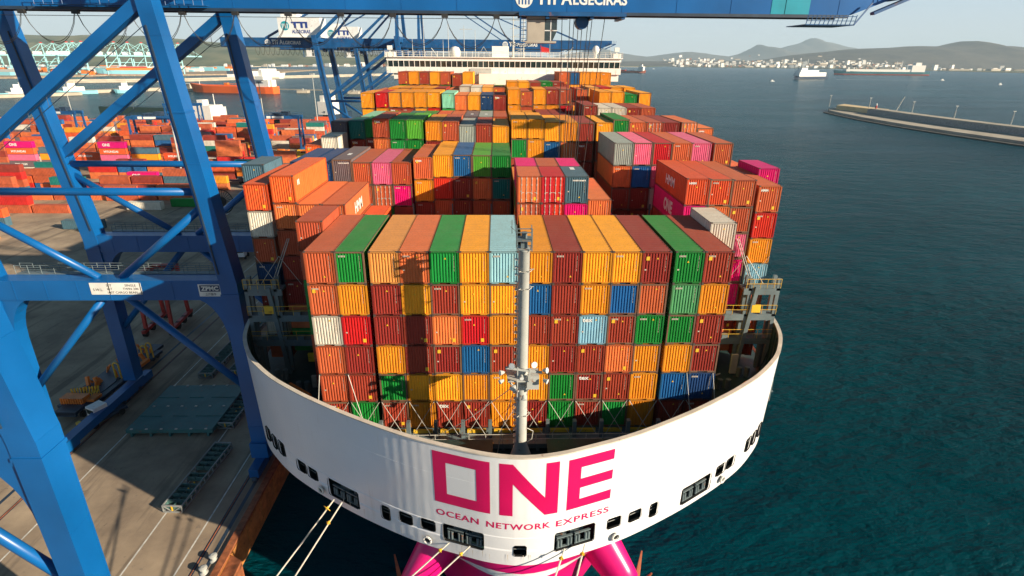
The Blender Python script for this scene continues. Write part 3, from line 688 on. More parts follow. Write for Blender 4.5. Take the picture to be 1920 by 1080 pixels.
for zz in (54.4, 54.8, 55.2): mb.tube((-30.8,YB-.2,zz),(30.8,YB-.2,zz),.035,n=4,caps=False)
for k in range(42): x = -30.8+k*61.6/41; mb.tube((x,YB-.2,53.95),(x,YB-.2,55.25),.045,n=4)
for k in range(30): x = -29.5+k*2.03; mb.box(x, x+.07, YB-.06, YB, 50.0, 51.1)
mb.build('bridge_railing', M['cream'], ship)
mb = MB()
for x in (-29.6, 29.4): mb.box(x-1.1, x+1.1, YB+.3, YB+3, 53.95, 55.0); mb.beam((x,YB+1,55),(x,YB+1,56.2),.2); mb.box(x-.6,x+.6,YB+.6,YB+1.3,55.5,56.5)
mb.build('wing_console', M['cream'], ship)
mb = MB()
mb.lathe(24.2, YB+3, [(.35,53.95),(.35,54.9),(.75,55.2),(.95,55.9),(.75,56.6),(.3,56.95)], 14); mb.lathe(-13, YB+4, [(1.3,53.95),(1.5,55.2),(1.1,56.2),(.2,56.5)], 14)
mb.build('satellite_dome', M['cream'], ship, smooth=True)
for x, h in ((-21,64),(-24,58.5),(-16,58),(-14.6,62),(2.6,58.5),(4.4,60.5),(12,57.5),(28,57),(-10.5,61.5),(-7.6,60.5)): mb = MB(); mb.tube((x,YB+3,53.95),(x,YB+3,h),.12,.05,n=6); mb.build('aerial_mast', M['mast'], ship)
mb = MB()
mb.beam((-11.6,YB+3,60.6),(-8.4,YB+3,60.6),.12); mb.beam((3,YB+3,56),(5.5,YB+3,56),.15); mb.beam((-7,YB+3,53.95),(-5.4,YB+3,56.5),.1); mb.beam((-3.8,YB+3,53.95),(-5.4,YB+3,56.5),.1)
mb.tube((16,YB+2,54),(18,YB+2,56.5),.12,n=6); mb.tube((-17.5,YB+2,54),(-19,YB+2,56),.12,n=6)
for x in (2.4, 5.2):
    mb.tube((x,YB+6,53.95),(x,YB+6,64.5),.22,.12,n=6)
for z in range(55, 64, 2): mb.beam((2.4,YB+6,z),(5.2,YB+6,z+1.2),.1); mb.beam((1.6,YB+6,z),(6,YB+6,z),.12)
mb.build('radar_mast', M['mast'], ship)
mb = MB(); mb.add([(9.6,YB+1,56.6),(11.6,YB+1,56.2),(11.8,YB+1.1,55.0),(9.7,YB+1.1,55.2)],[(0,1,2,3)]); mb.tube((9.5,YB+1,54),(9.5,YB+1,57),.05,n=5); mb.build('red_flag', M['flag_red'], ship)
mb = MB(); mb.box(-8.8,-3.4,YB-.25,YB-.15,49.4,51.2); 
for k in range(12): mb.tube((-8.8+k*.49,YB-1.3,49.95),(-8.8+k*.49,YB-1.3,51),.04,n=4)
mb.build('front_balcony', M['mast'], ship)
# ---------------------------------------------------------------- lashing bridges between the bays (parts of the ship)
for n in range(1, 8):
    y0 = (n-1)*BAY+L40+.35; y1 = n*BAY-.35; ym = (y0+y1)/2; ztop = 30.2 if n == 1 else (36 if n < 4 else 38); xs = 30.7 if n > 1 else 29.2
    mb = MB()
    cols = [left(c)-.07 for c in range(2, 25, 2)] if n > 1 else []
    for x in cols: mb.box(x-.09, x+.09, y0+.3, y0+.55, 19.7, ztop-.1)
    for s in (-1, 1):
        for x in ((xs, xs-3.1) if n == 1 else (xs,)):
            for y in (y0, y1-.35): mb.box(min(s*x,s*(x-.4)), max(s*x,s*(x-.4)), y, y+.35, 19.7, ztop+.9)
        mb.beam((s*25.6,y0,19.7),(s*26.6,y0,30.2),.45); mb.beam((s*21.5,y0,19.7),(s*22.0,y0,28.0),.4)
        for z in ((23.9, 26.9, 30.0) if n == 1 else (24, 27, 30, 33)):
            xi = 21 if z < 27.5 else 25.2
            mb.box(min(s*xi,s*xs), max(s*xi,s*xs), y0, y1, z-.28, z); mb.box(min(s*xi,s*xs), max(s*xi,s*xs), y0-.02, y0+.12, z-.75, z-.28)
            for k in range(4): xx = s*(xi+1+k*(xs-xi-1.5)/3.5); mb.box(xx-.35, xx+.35, y0-.05, y0+.5, z+.02, z+.42)
        for k in range(3): xx = s*(22.5+k*2.8); mb.beam((xx,y0+.2,20),(xx,y0+.2,23.8),.3)
    if n > 1: mb.box(-xs, xs, y0+.2, y1-.2, ztop-2.9, ztop-2.7)
    for s_ in (-1, 1):                      # port and starboard halves
        keep = [i for i, f in enumerate(mb.f) if (sum(mb.v[k][0] for k in f)*s_ > 0)]
        h = MB(); h.v = mb.v; h.f = [mb.f[i] for i in keep]; h.m = [0]*len(keep)
        used = sorted({k for f in h.f for k in f}); mp = {k: i for i, k in enumerate(used)}; h.v = [mb.v[k] for k in used]; h.f = [tuple(mp[k] for k in f) for f in h.f]
        h.build('lashing_bridge', M['bridge_steel'], ship)
    if n < 3:
        mb = MB()
        for s in (-1, 1):
            for z in (23.9, 26.9, 30.0):
                xi = 21 if z < 27.5 else 25.4
                for h in (.55, 1.1): mb.tube((s*xi,y0-.05,z+h),(s*xs,y0-.05,z+h),.025,n=4,caps=False)
                for k in range(6): xx = s*(xi+k*(xs-xi)/5); mb.tube((xx,y0-.05,z),(xx,y0-.05,z+1.12),.025,n=4)
        mb.build('yellow_railing', M['yellow'], ship)
        mb = MB()
        for s in (-1, 1):
            mb.box(min(s*26.3,s*27.3),max(s*26.3,s*27.3),y0-.25,y0-.05,27.2,28.1); mb.box(min(s*22.3,s*23.2),max(s*22.3,s*23.2),y0-.5,y0-.2,21.4,22.4)
        mb.build('yellow_locker', M['yellow'], ship)
        mb = MB()
        for s in (-1, 1):
            for x in (25.6, 28.2):
                for d in (-1, 1):
                    if x+d*2.3 < 29.5: mb.tube((s*x,n*BAY-.06,33.2 if x > 25 else 30.1),(s*(x+d*2.2),n*BAY-.5,30.1 if x > 25 else 27.0),.03,n=4,caps=False)
            mb.tube((s*24.2,n*BAY-.1,35.2),(s*26.2,n*BAY-.7,30.3),.05,n=4); mb.tube((s*24.4,n*BAY-.1,35.2),(s*26.5,n*BAY-.7,30.3),.04,n=4)
        mb.build('cross_lashing', M['rod'], ship)
mb = MB()
for k in range(6): mb.beam((30.5,12.6,18.2-k*.5),(30.7,15.4,18.0-k*.5),.09)
for y in (12.7,14,15.3): mb.beam((30.6,y,15.4),(30.6,y,18.4),.1)
mb.box(29.6,30.7,12.4,15.4,16.8,16.95); mb.box(29.6,30.6,12.9,14.8,17.0,18.0)
mb.build('side_platform', M['bridge_steel'], ship)
# ---------------------------------------------------------------- mooring lines with rat guards
for i, (p, q, sag) in enumerate((((-16.7,-3.9,16.2),(-32.5,-24,2.9),.5), ((-15.9,-4.3,16.2),(-32.5,-40,2.9),.6), ((-5.9,-9.5,16.7),(-32.5,-25,2.9),.6), ((-4.2,-9.9,16.7),(-32.5,-27.5,2.9),.6),
                                 ((3.4,-10.2,16.6),(-32.4,-95,2.9),1.2), ((5.1,-9.8,16.6),(-32.4,-110,2.9),1.2))):
    p, q = Vector(p), Vector(q); mb = MB(); pts = [p.lerp(q, t/16)-Vector((0,0,sag*4*(t/16)*(1-t/16))) for t in range(17)]
    mb.path(pts, .066, 6)
    lab = ['mooring rope from the left wide opening, the outer one with a yellow disc','mooring rope from the left wide opening, the inner one','mooring rope from the opening under OCEAN, the left one','mooring rope from the opening under OCEAN, the right one',
           'mooring rope from the opening under EXPRESS, the left one','mooring rope from the opening under EXPRESS, the right one'][i]
    o = mb.build('mooring_rope', M['rope']); tag(o, lab, 'rope', 'mooring ropes of the ship')
    d = (q-p).normalized(); c = p+d*(.9 if i != 1 else 2.0); m2 = MB(); m2.tube(c, c+d*.05, .38 if i == 0 else .2, n=16); m2.tube(c-d*.15, c+d*.15, .10, n=8); m2.build('rat_guard', M['yellow'], o)
# ---------------------------------------------------------------- ground, quay, water
def water_mat():
    m, n, b = base_mat('sea_water')
    cd = N(n, 'ShaderNodeCameraData')
    lg = noise(n, .004, 4, rough=.6); c = mixc(n, ramp(n, lg, .35, .7), (.0, .028, .039), (.0, .052, .070))
    n.links.new(c, b.inputs['Base Color']); b.inputs['Roughness'].default_value = .22; b.inputs['Specular Tint'].default_value = (.40,.85,1,1); b.inputs['IOR'].default_value = 1.07; b.inputs['Specular IOR Level'].default_value = .5
    a = noise(n, .55, 5, vec_scale=(.55, 1.25, 1), rough=.62); f = noise(n, .12, 5, vec_scale=(.6, 1.3, 1), rough=.6)
    ad = N(n, 'ShaderNodeMath', operation='ADD'); mu = N(n, 'ShaderNodeMath', operation='MULTIPLY'); mu.inputs[1].default_value = 2.2; n.links.new(f, mu.inputs[0]); n.links.new(a, ad.inputs[0]); n.links.new(mu.outputs[0], ad.inputs[1])
    wp = N(n, 'ShaderNodeMath', operation='MULTIPLY'); n.links.new(ad.outputs[0], wp.inputs[0]); n.links.new(ramp(n, noise(n, .012, 4, vec_scale=(.5,1.2,1)), .35, .65, .45, 1.15), wp.inputs[1]); ad = wp
    bump(n, b, ad.outputs[0], 1.0, 1.25); return m
mb = MB(); mb.box(-60000, 60000, -3000, 70000, -9, -1); struct(mb.build('sea_water', water_mat()))
def concrete_mat():
    m, n, b = base_mat('quay_concrete')
    a = noise(n, .12, 6, rough=.62); t = noise(n, 1, 4, vec_scale=(.45, .03, 1), rough=.6); s = noise(n, .9, 5, rough=.7)
    c = mixc(n, ramp(n, a, .35, .68), (.22, .165, .115), (.44, .335, .225))
    c = mixc(n, ramp(n, t, .54, .66, 0, .62), c, (.10, .075, .055)); c = mixc(n, ramp(n, s, .64, .72, 0, .55), c, (.05, .04, .035))
    w = noise(n, .35, 7, rough=.75); c = mixc(n, ramp(n, w, .62, .66, 0, .5), c, (.14, .12, .10))
    n.links.new(c, b.inputs['Base Color']); b.inputs['Roughness'].default_value = .85; bump(n, b, s, .2, .03); return m
M['quay'] = concrete_mat(); M['line'] = paint('road_line_white', (.62, .60, .54), .7, .3, 1.5); M['asphalt'] = paint('yard_asphalt', (.20, .155, .12), .85, .3, .1)
QZ = 2.5
mb = MB(); mb.prism([(-31.6,-140),(-31.6,455),(-150,470),(-245,455),(-420,430),(-560,420),(-560,-140)], -6, QZ); struct(mb.build('quay_ground', M['quay']))
mb = MB(); 
for k in range(60): y = -60+k*4.2; mb.box(-31.6, -31.25, y, y+4.05, -1.5, QZ-.1)
o = mb.build('quay_fender_wall', paint('rusty_quay_face', (.55, .22, .05), .8, .35, 1.2, rust=.5)); tag(o, 'rusty orange quay face along the edge of the berth', 'quay wall')
mb = MB(); mb.box(-32.1, -31.3, -140, 455, QZ, QZ+.28); tag(mb.build('quay_kerb', M['rust']), 'low rusty kerb running along the edge of the quay', 'kerb')
mb = MB()
for x in (-36.0, -41.6, -55.6): mb.box(x-.09, x+.09, -80, 300, QZ+.004, QZ+.008)
for x in (-57.5,-66.5): mb.box(x-.08, x+.08, 60, 300, QZ+.004, QZ+.008)
struct(mb.build('road_markings', M['line']))
mb = MB()
for x in (-34.3, -33.1, -60.5, -62.6): mb.box(x-.22, x+.22, -100, 440, QZ+.004, QZ+.010)
struct(mb.build('rail_grooves', M['rail_dark']))
mb = MB()
for x in (-34.3, -60.5): mb.box(x-.05, x+.05, -100, 440, QZ, QZ+.06)
tag(mb.build('crane_rail', M['rust']), 'steel crane rails let into the quay beside the ship', 'rail')
# bollards on the quay edge
mb = MB(); mb.lathe(0, 0, [(.45,0),(.42,.1),(.27,.2),(.25,.5),(.42,.62),(.42,.75),(.2,.85)], 14); BOL = mb.mesh('bollard', [M['mast']])
for i, (x, y) in enumerate(((-32.7,2.2),(-33.0,.6),(-32.5,-24),(-32.5,-26),(-32.5,-40),(-32.6,24))):
    o = link('bollard', BOL, loc=(x,y,QZ)); tag(o, ['pale bollard at the quay edge, the farther of the pair','pale bollard at the quay edge, the nearer of the pair'][i] if i < 2 else ['bollard taking the outer left mooring rope','bollard taking the ropes from the middle opening','bollard taking the inner left mooring rope','bollard at the quay edge beside the white bow'][i-2], 'bollard', 'bollards on the quay')
mb = MB(); mb.prism([(-31.2,-2.5),(-29.8,-1.8),(-29.8,2.2),(-31.2,3.0)], -.5, 2.4); t = mb.build('fender', M['rust']); tag(t, 'rust red fender panel standing off the quay edge', 'fender')
# ---------------------------------------------------------------- ship to shore cranes
def crane(name, label, yf, yb, boom=True, boomz=58.2, swl=False, tall=True, mat='crane', xt=43.0, xl=-90.0, house=True, text=True, ztop=None, sx=0.0):
    t = thing('gantry_crane', label, 'crane', (0,0,0), 0, 'blue gantry cranes along the quay'); mt = M[mat]
    XW, XL = (-36.2-sx, -33.1-sx), (-64.3-sx, -60.6-sx); zp = 28.0; zt = ztop or boomz+3.5
    for y in (yf, yb):
        for X in (XW, XL):
            dt = zt-28; xt_ = X[1]+(X[0]-X[1])*dt/30.2
            mb = MB(); mb.beam((X[1],y,28.6), (xt_,y,zt), 2.0, 2.3, 1.5, 1.7)
            mb.beam((X[1],y,5.2), (X[1],y,28.8), 1.9, 2.0, 2.0, 2.3)
            mb.beam((X[1],y,27.2),(X[1],y,27.5),2.15,2.45); mb.beam(((X[1]*.42+xt_*.58),y,28.6+.58*(zt-28.6)-.1),((X[1]*.42+xt_*.58),y,28.6+.58*(zt-28.6)+.1),1.85,2.1)
            # knee plates under the portal beam
            s = 1 if X is XL else -1
            for fz in (.2, .42, .8): xx = X[1]+(xt_-X[1])*fz; zz = 28.6+fz*(zt-28.6); ww = 2.0-.5*fz; dd = 2.3-.6*fz; mb.beam((xx,y,zz),(xx,y,zz+.06),ww+.07,dd+.07)
            for zz in (9, 14.5, 20.5): mb.beam((X[1],y,zz),(X[1],y,zz+.06),2.0,2.15)
            prof = [(X[1]+s*1.2, 27.0)]+[(X[1]+s*(1.2+4.0*(1-math.sin(a))), 27.0-6.0*(1-math.cos(a))) for a in [i*math.pi/14 for i in range(8)]]
            pr = [(X[1]+s*.8,26.9),(X[1]+s*4.6,26.9)]+[(X[1]+s*(4.6-3.4*math.sin(a)), 26.9-5.6*(1-math.cos(a))) for a in [i*math.pi/14 for i in range(1,8)]]
            mb.prismY(pr if s < 0 else pr[::-1], y-.9, y+.9); mb.build('leg', mt, t)
            if boom or X is XW:
                ld = MB(); s2 = 1 if X is XL else -1; fx = lambda z: (X[1] if z < 28.6 else X[1]+(xt_-X[1])*(z-28.6)/(zt-28.6)); dy = lambda z: 1.1 if z < 28.6 else 1.15-.3*(z-28.6)/(zt-28.6)
                for o_ in (-.25, .25): ld.tube((fx(30)+o_,y+dy(30)+.25,30),(fx(56)+o_,y+dy(56)+.25,56),.035,n=4); ld.tube((X[1]+o_,y+1.35,6),(X[1]+o_,y+1.35,29),.035,n=4)
                for k in range(56): z_ = 30+k*.46; ld.tube((fx(z_)-.25,y+dy(z_)+.25,z_),(fx(z_)+.25,y+dy(z_)+.25,z_),.02,n=4)
                ld.beam((fx(30)+s2*.7,y-dy(30)-.08,30),(fx(56)+s2*.4,y-dy(56)-.08,56),.16,.1); ld.build('ladder', M['rail_dark'], t)
        mb = MB(); mb.box(XL[1], XW[1], y-1.05, y+1.05, 26.75, 29.2)
        for k in range(7): x = XL[1]+3+k*3.6; mb.box(x-.05, x+.05, y-1.09, y+1.09, 26.8, 29.15)
        mb.build('portal_beam', mt, t)
        mb = MB(); r = .43; xm = -47.0
        def lx(X, z): return X[1]+(X[0]-X[1])*max(0,(z-28))/30.2
        mb.tube((lx(XL,39.3),y,39.3),(lx(XW,39.3),y,39.3),r,n=14); mb.build('tie_tube', mt, t, smooth=True)
        for (x, z) in ((lx(XW,38.2), 38.2), (lx(XL,38.2), 38.2)): mb = MB(); mb.tube((x,y,z),(xm+(1 if x > xm else -1)*1.3,y,29.2),r,n=14); mb.build('brace', mt, t, smooth=True)
        for (x, z) in ((XW[1], 13.5), (XL[1], 13.5)): mb = MB(); mb.tube((x,y,z),(xm+(1 if x > xm else -1)*1.3,y,26.8),.44,n=12); mb.build('brace', mt, t, smooth=True)
        mb = MB(); mb.beam((lx(XW,58),y,min(58.6,zt)), (lx(XL,40.6),y,40.2), 1.1, 1.15); mb.build('diagonal_brace', mt, t)
        mb = MB(); p0 = Vector((lx(XW,58),y-.75,56.9)); p1 = Vector((lx(XL,40.6),y-.75,39.1))
        for o in (-.6, .4): mb.tube(p0+Vector((0,0,o)), p1+Vector((0,0,o)), .04, n=4, caps=False)
        for k in range(12): c = p0.lerp(p1, k/11); mb.tube(c+Vector((0,0,-.6)), c+Vector((0,0,.45)), .03, n=4)
        mb.build('stair_rail', M['rail_dark'], t)
        mb = MB(); mb.box(XL[1]+2, XW[1]-1.6, y+1.06, y+2.0, 29.2, 29.28)
        for yy in (y+1.1, y+1.95):
            for h in (.55, 1.1): mb.tube((XL[1]+2,yy,29.2+h),(XW[1]-1.6,yy,29.2+h),.035,n=4,caps=False)
            for k in range(17): x = XL[1]+2+k*1.5; mb.tube((x,yy,29.2),(x,yy,30.35),.035,n=4)
        mb.build('walkway', M['bridge_steel'], t)
    for X in (XW, XL):
        hh = (4.4, 6.6) if X is XW else (3.6, 4.8); mb = MB(); mb.box(X[1]-(1.1 if X is XW else .7), X[1]+(1.1 if X is XW else .7), yf-1.4, yb+1.4, *hh); mb.build('sill_beam', mt, t)
        for y in (yf, yb):
            mb = MB()
            for k in (-1, 1): mb.box(X[1]-.6, X[1]+.6, y+k*2.1-1.7, y+k*2.1+1.7, 3.2, 4.4)
            mb.mat(1)
            for k in range(8): mb.tube((X[1]-.3,y-3.6+k*1.03,2.98),(X[1]+.3,y-3.6+k*1.03,2.98),.42,n=10)
            mb.build('bogie', [mt, M['rail_dark']], t)
        mb = MB(); mb.beam((X[0],yf,zt-1),(X[0],yb,zt-1),1.6,1.8); mb.build('cross_beam', mt, t)
    ym = (yf+yb)/2
    if boom:
        y0, y1 = ym-1.1, ym+1.1
        mb = MB(); z0, z1 = boomz, boomz+2.9
        mb.prismY([(xl,z0),(xt-4.5,z0),(xt,z0+1.7),(xt,z1),(xl,z1)], y0, y1)
        for k in range(int((xt-xl)/6.2)): x = xl+3+k*6.2; mb.box(x-.04, x+.04, y0-.03, y1+.03, z0+.03, z1-.03)
        mb.build('boom', mt, t)
        mb = MB(); mb.box(xl, xt-5, y0-.35, y0+.05, z0-.34, z0-.02); mb.box(xl, xt-5, y1-.05, y1+.35, z0-.34, z0-.02); mb.build('trolley_rail', M['rail_dark'], t)
        # hanging inspection platform and tip fittings
        mb = MB(); mb.box(xt-10.2, xt-4.6, y0-1.4, y1+1, z0-1.15, z0-1.05)
        for k in range(12): x = xt-10.2+k*.5; mb.beam((x,y0-1.4,z0-1.1),(x+.2,y0-1.4,z0-.1),.07)
        for h in (.45, .9): mb.beam((xt-10.2,y0-1.4,z0-1.15+h),(xt-4.6,y0-1.4,z0-1.15+h),.07)
        mb.beam((xt-4.6,y0-1.2,z0-1.1),(xt-2.6,y0-.6,z0+1.2),.15); mb.beam((xt-2.5,y0-.8,z0+.1),(xt+1.3,y0-.8,z0+1.7),.3,.8); mb.box(xt-.6,xt+1.4,y0-.9,y1+.9,z0+1.7,z0+1.85)
        for k in range(5): mb.tube((xt-.6+k*.5,y0-.9,z0+1.8),(xt-.6+k*.5,y0-.9,z0+2.9),.04,n=4)
        mb.build('end_platform', M['crane2'], t)
        # apex frame and stays
        apx = (-36.5, ym, boomz+27)
        mb = MB()
        for y in (yf, yb): mb.beam((XW[0],y,zt-1), (apx[0],ym+(1 if y > ym else -1)*1.5,apx[2]), 1.2, 1.2, .8, .8); mb.beam((XL[0],y,zt-1), (apx[0]-1,ym+(1 if y > ym else -1)*1.5,apx[2]), .9, .9, .7, .7)
        mb.build('apex_frame', mt, t)
        for x in (3, 27):
            for k in (-1, 1): mb = MB(); mb.beam(apx, (x,ym+k*1.0,z1), .35, .5); mb.build('forestay', mt, t)
        for k in (-1, 1): mb = MB(); mb.beam(apx, (-84,ym+k*1.0,z1), .35, .5); mb.build('backstay', mt, t)
        # festoon cables under the boom
        mb = MB()
        for yy, n0, dx in ((y0-.35, 0, 0),):
            x = -60.0
            while x < 0 and tall:
                sag = 3.5*random.uniform(.9, 1.08)
                for o in (0, .18):
                    pts = [(x+5.75*i/12, yy+o*.6, z0-.35-(sag+o)*(1-((i-6)/6)**2)**.75) for i in range(13)]; mb.path(pts, .032, 4)
                mb.box(x-.35, x+.35, yy-.2, yy+.25, z0-.75, z0-.34); x += 5.8
            if not tall:
                x = -88
                while x < -38: pts = [(x+1.7*i/6, yy, z0-.3-2.6*(1-((i-3)/3)**2)**.75) for i in range(7)]; mb.path(pts, .06, 4); x += 1.75
        mb.tube((-80,y0-.5,z0-1.0),(6,y0-.5,z0-.8),.03,n=4); mb.build('festoon_cables', M['cable'], t)
        mb = MB(); mb.box(-52,-33.6,y0-1.25,y0-.35,z0+.1,z0+.16)
        for h in (.6, 1.15): mb.tube((-52,y0-1.2,z0+.1+h),(-33.6,y0-1.2,z0+.1+h),.04,n=4)
        for k in range(19): mb.tube((-52+k,y0-1.2,z0+.1),(-52+k,y0-1.2,z0+1.25),.04,n=4)
        mb.build('boom_walkway', M['crane2'], t)
        if text:
            mb = MB()
            def mark(x, s=1.0, z=z0+.72):
                put_text(mb, 'TTI', (x+2.55*s,y0-.04,z), (1,0,0), (0,0,1), 1.5*s, 2.1*s, .05); put_text(mb, 'A', (x+5.25*s,y0-.04,z), (1,0,0), (0,0,1), 1.5*s, 1.25*s, .03); put_text(mb, 'LGECIRAS', (x+6.6*s,y0-.04,z), (1,0,0), (0,0,1), 1.12*s, 6.1*s, .03)
                c = (x+1.1*s, z+.62*s); r = .98*s; m = 22
                mb.add([(c[0]+r*math.cos(2*math.pi*i/m), y0-.035, c[1]+r*math.sin(2*math.pi*i/m)) for i in range(m)], [tuple(range(m))])
            mark(.0); 
            if not tall: mark(-84.5)
            mb.build('lettering', M['white_ink'], t)
            mb = MB()
            for x in ([0.0] if tall else [0.0, -84.5]):
                c = (x+1.1, z0+.72+.62)
                for k in (-.55, -.18, .18, .55): mb.box(c[0]+k-.07, c[0]+k+.07, y0-.055, y0-.045, c[1]-.62, c[1]+.2)
                mb.box(c[0]-.75, c[0]+.75, y0-.055, y0-.045, c[1]+.22, c[1]+.36); mb.box(c[0]-.45, c[0]+.45, y0-.055, y0-.045, c[1]+.5, c[1]+.6)
            mb.build('logo', mt, t)
        if tall:
            mb = MB(); mb.box(29.2, 33.6, y0-.03, y1+.03, z0+.02, z1+.02); mb.build('teal_panel', M['teal'], t)
        # trolley with cabin
        xc = 1.5 if tall else -70
        tr = MB(); tr.box(xc-1,xc+11,y0-1.2,y0-.4,z0-.5,z0-.1); tr.box(xc-1,xc+11,y1+.4,y1+1.2,z0-.5,z0-.1)
        for x in (xc+2, xc+7, xc+10.5): tr.box(x,x+.4,y0-1,y1+1,z0-.75,z0-.5)
        tr.box(xc-.9,xc-.75,y0-1,y0-.8,z0-3.2,z0-.4); tr.box(xc-1.1,xc-.3,y0-1,y0-.2,z0-3.3,z0-3.2)
        tr.tube((xc+6.3,ym-.8,z0-1.0),(xc+6.3,ym+.8,z0-1.0),.75,n=12)
        for k in range(8): tr.tube((xc-.9,y0-.9,z0-3.2+k*.4),(xc-.2,y0-.9,z0-3.2+k*.4),.03,n=4)
        trolley = tr.build('trolley', M['crane2'], t)
        cb = MB(); cb.box(xc,xc+1.95,y0-.4,y0+1.9,z0-3.05,z0-.5); cb.box(xc-.5,xc+3.3,y0-.5,y0+2,z0-3.25,z0-3.05); cb.box(xc+1.95,xc+3.4,y0-.3,y0+1.8,z0-.75,z0-.5); cb.build('cabin', paint('cabin_beige', (.42,.37,.30), .5, .15) if tall else M['house_white'], trolley)
        gl = MB(); gl.prismY([(xc+1.96,z0-3.0),(xc+2.9,z0-3.0),(xc+3.35,z0-2.0),(xc+3.35,z0-.8),(xc+1.96,z0-.8)], y0-.35, y0+1.8); gl.build('cabin_glass', M['glass'], trolley)
        fr = MB()
        for z in (z0-2.0,): fr.box(xc+1.96,xc+3.4,y0-.39,y0-.35,z,z+.1)
        fr.box(xc+2.6,xc+2.7,y0-.39,y0-.35,z0-3,z0-.8); fr.build('cabin_frame', M['house_white'], trolley)
        rp = MB()
        if tall:
            for k, x in enumerate((4.1, 4.9, 5.5, 5.9, 6.5, 7.0, 7.6, 8.9)): rp.tube((xc+x,ym+(-.5 if k%2 else .5),z0-.5),(xc+5.2+(x-5.5)*.6,ym+(-.5 if k%2 else .5),39.4),.04,n=4,caps=False)
            rp.build('hoist_ropes', M['cable'], t)
            hb = MB(); hb.box(xc+3.6,xc+8.0,ym-.7,ym+.7,38.5,39.4); hb.box(xc+4.6,xc+7,ym-.55,ym+.55,39.4,39.9); hb.build('head_block', M['yellow'], t)
    if house:
        hx0, hx1, hz0, hz1 = -78.0, -63.5, boomz+3.2, boomz+9.4
        mb = MB(); mb.box(hx0,hx1,ym-4,ym+4,hz0,hz1); mb.box(hx0+1,hx1-8,ym-3,ym+3,hz1,hz1+1.2); mb.box(hx0-.6,hx1+.6,ym-4.6,ym+4.6,hz0-.3,hz0)
        mb.build('machinery_house', M['house_white'], t)
        mb = MB(); put_text(mb, 'TTI', (hx0+4.6,ym-4.03,hz0+2.7), (1,0,0), (0,0,1), 2.0, 5.6, .06); put_text(mb, 'ALGECIRAS', (hx0+4.6,ym-4.03,hz0+1.0), (1,0,0), (0,0,1), 1.15, 6.4, .03); mb.build('house_lettering', paint('navy_lettering', (.01,.04,.22), .5, .05), t)
        mb = MB(); c = (hx0+2.4, hz0+3.4); mb.add([(c[0]+1.5*math.cos(2*math.pi*i/20), ym-4.03, c[1]+1.5*math.sin(2*math.pi*i/20)) for i in range(20)], [tuple(range(20))]); mb.build('house_logo', M['teal'], t)
        mb = MB()
        for k in (-.9,-.3,.3,.9): mb.box(c[0]+k-.1,c[0]+k+.1,ym-4.06,ym-4.04,c[1]-.9,c[1]+.4)
        mb.box(c[0]-1.15,c[0]+1.15,ym-4.06,ym-4.04,c[1]+.45,c[1]+.6); mb.build('logo_pillars', M['white_ink'], t)
    if swl:
        y = yf-1.06
        mb = MB(); mb.box(-48.9,-43.1,y-.03,y,27.5,28.95); mb.build('load_sign', M['white_ink'], t)
        mb = MB()
        for s_, x, z, h in (('S.W.L.',-48.6,27.95,.38),('50T',-47.0,28.5,.34),('65T',-47.0,28.07,.34),('100T CARGO BEAM',-47.0,27.62,.34),('SINGLE',-44.9,28.5,.34),('TWIN 20ft',-45.2,28.07,.34)): put_text(mb, s_, (x,y-.045,z), (1,0,0), (0,0,1), h*.82, None, 0)
        mb.build('sign_text', M['black'], t)
        mb = MB(); mb.box(-36.6,-34.0,y-.06,y,27.25,28.75); mb.build('maker_sign', M['white_ink'], t)
        mb = MB(); mb.box(-36.45,-34.15,y-.07,y-.061,27.85,28.65); mb.build('maker_sign_panel', paint('sign_dark_blue', (.02,.04,.10), .5, .05), t)
        mb = MB(); put_text(mb, 'ZPMC', (-36.3,y-.085,27.97), (1,0,0), (0,0,1), .55, 2.0, .04); mb.build('maker_name', M['white_ink'], t)
        mb = MB(); put_text(mb, '上海振华', (-35.9,y-.075,27.36), (1,0,0), (0,0,1), .34, 1.25, .01); mb.build('maker_name_small', M['black'], t)
    return t
crane('a', 'nearest whole blue gantry crane, its boom crossing the top of the picture with TTI ALGECIRAS', 18.3, 36.3, swl=True, house=False)
crane('b', 'blue crane portal in the lower left corner, its boom out of the picture', -29.0, -11.0, boom=False, house=False, ztop=66, sx=1.1)
crane('c', 'distant blue gantry crane beside the ship bridge with large white TTI machinery house', 169, 187, boomz=57.2, tall=False, mat='crane2', xt=39.5, xl=-100)
crane('d', 'farthest blue gantry crane, its white house just right of the larger one', 228, 246, boomz=57.2, tall=False, mat='crane2', xt=32, xl=-100)
mb = MB(); 
t = thing('hoist_motor', 'orange and white motor unit on the near crane portal at the left edge', 'motor', (0,0,0))
m1 = MB(); m1.tube((-38.9,-13.2,29.8),(-37.4,-13.2,29.9),.45,n=12); m1.tube((-37.5,-13.2,30.4),(-37.2,-13.2,29.2),.2,n=8); m1.build('motor_body', M['orange_eq'], t)
m1 = MB(); m1.box(-39.4,-36.9,-13.7,-12.7,29.0,29.35); m1.build('base_plate', M['white_ink'], t)
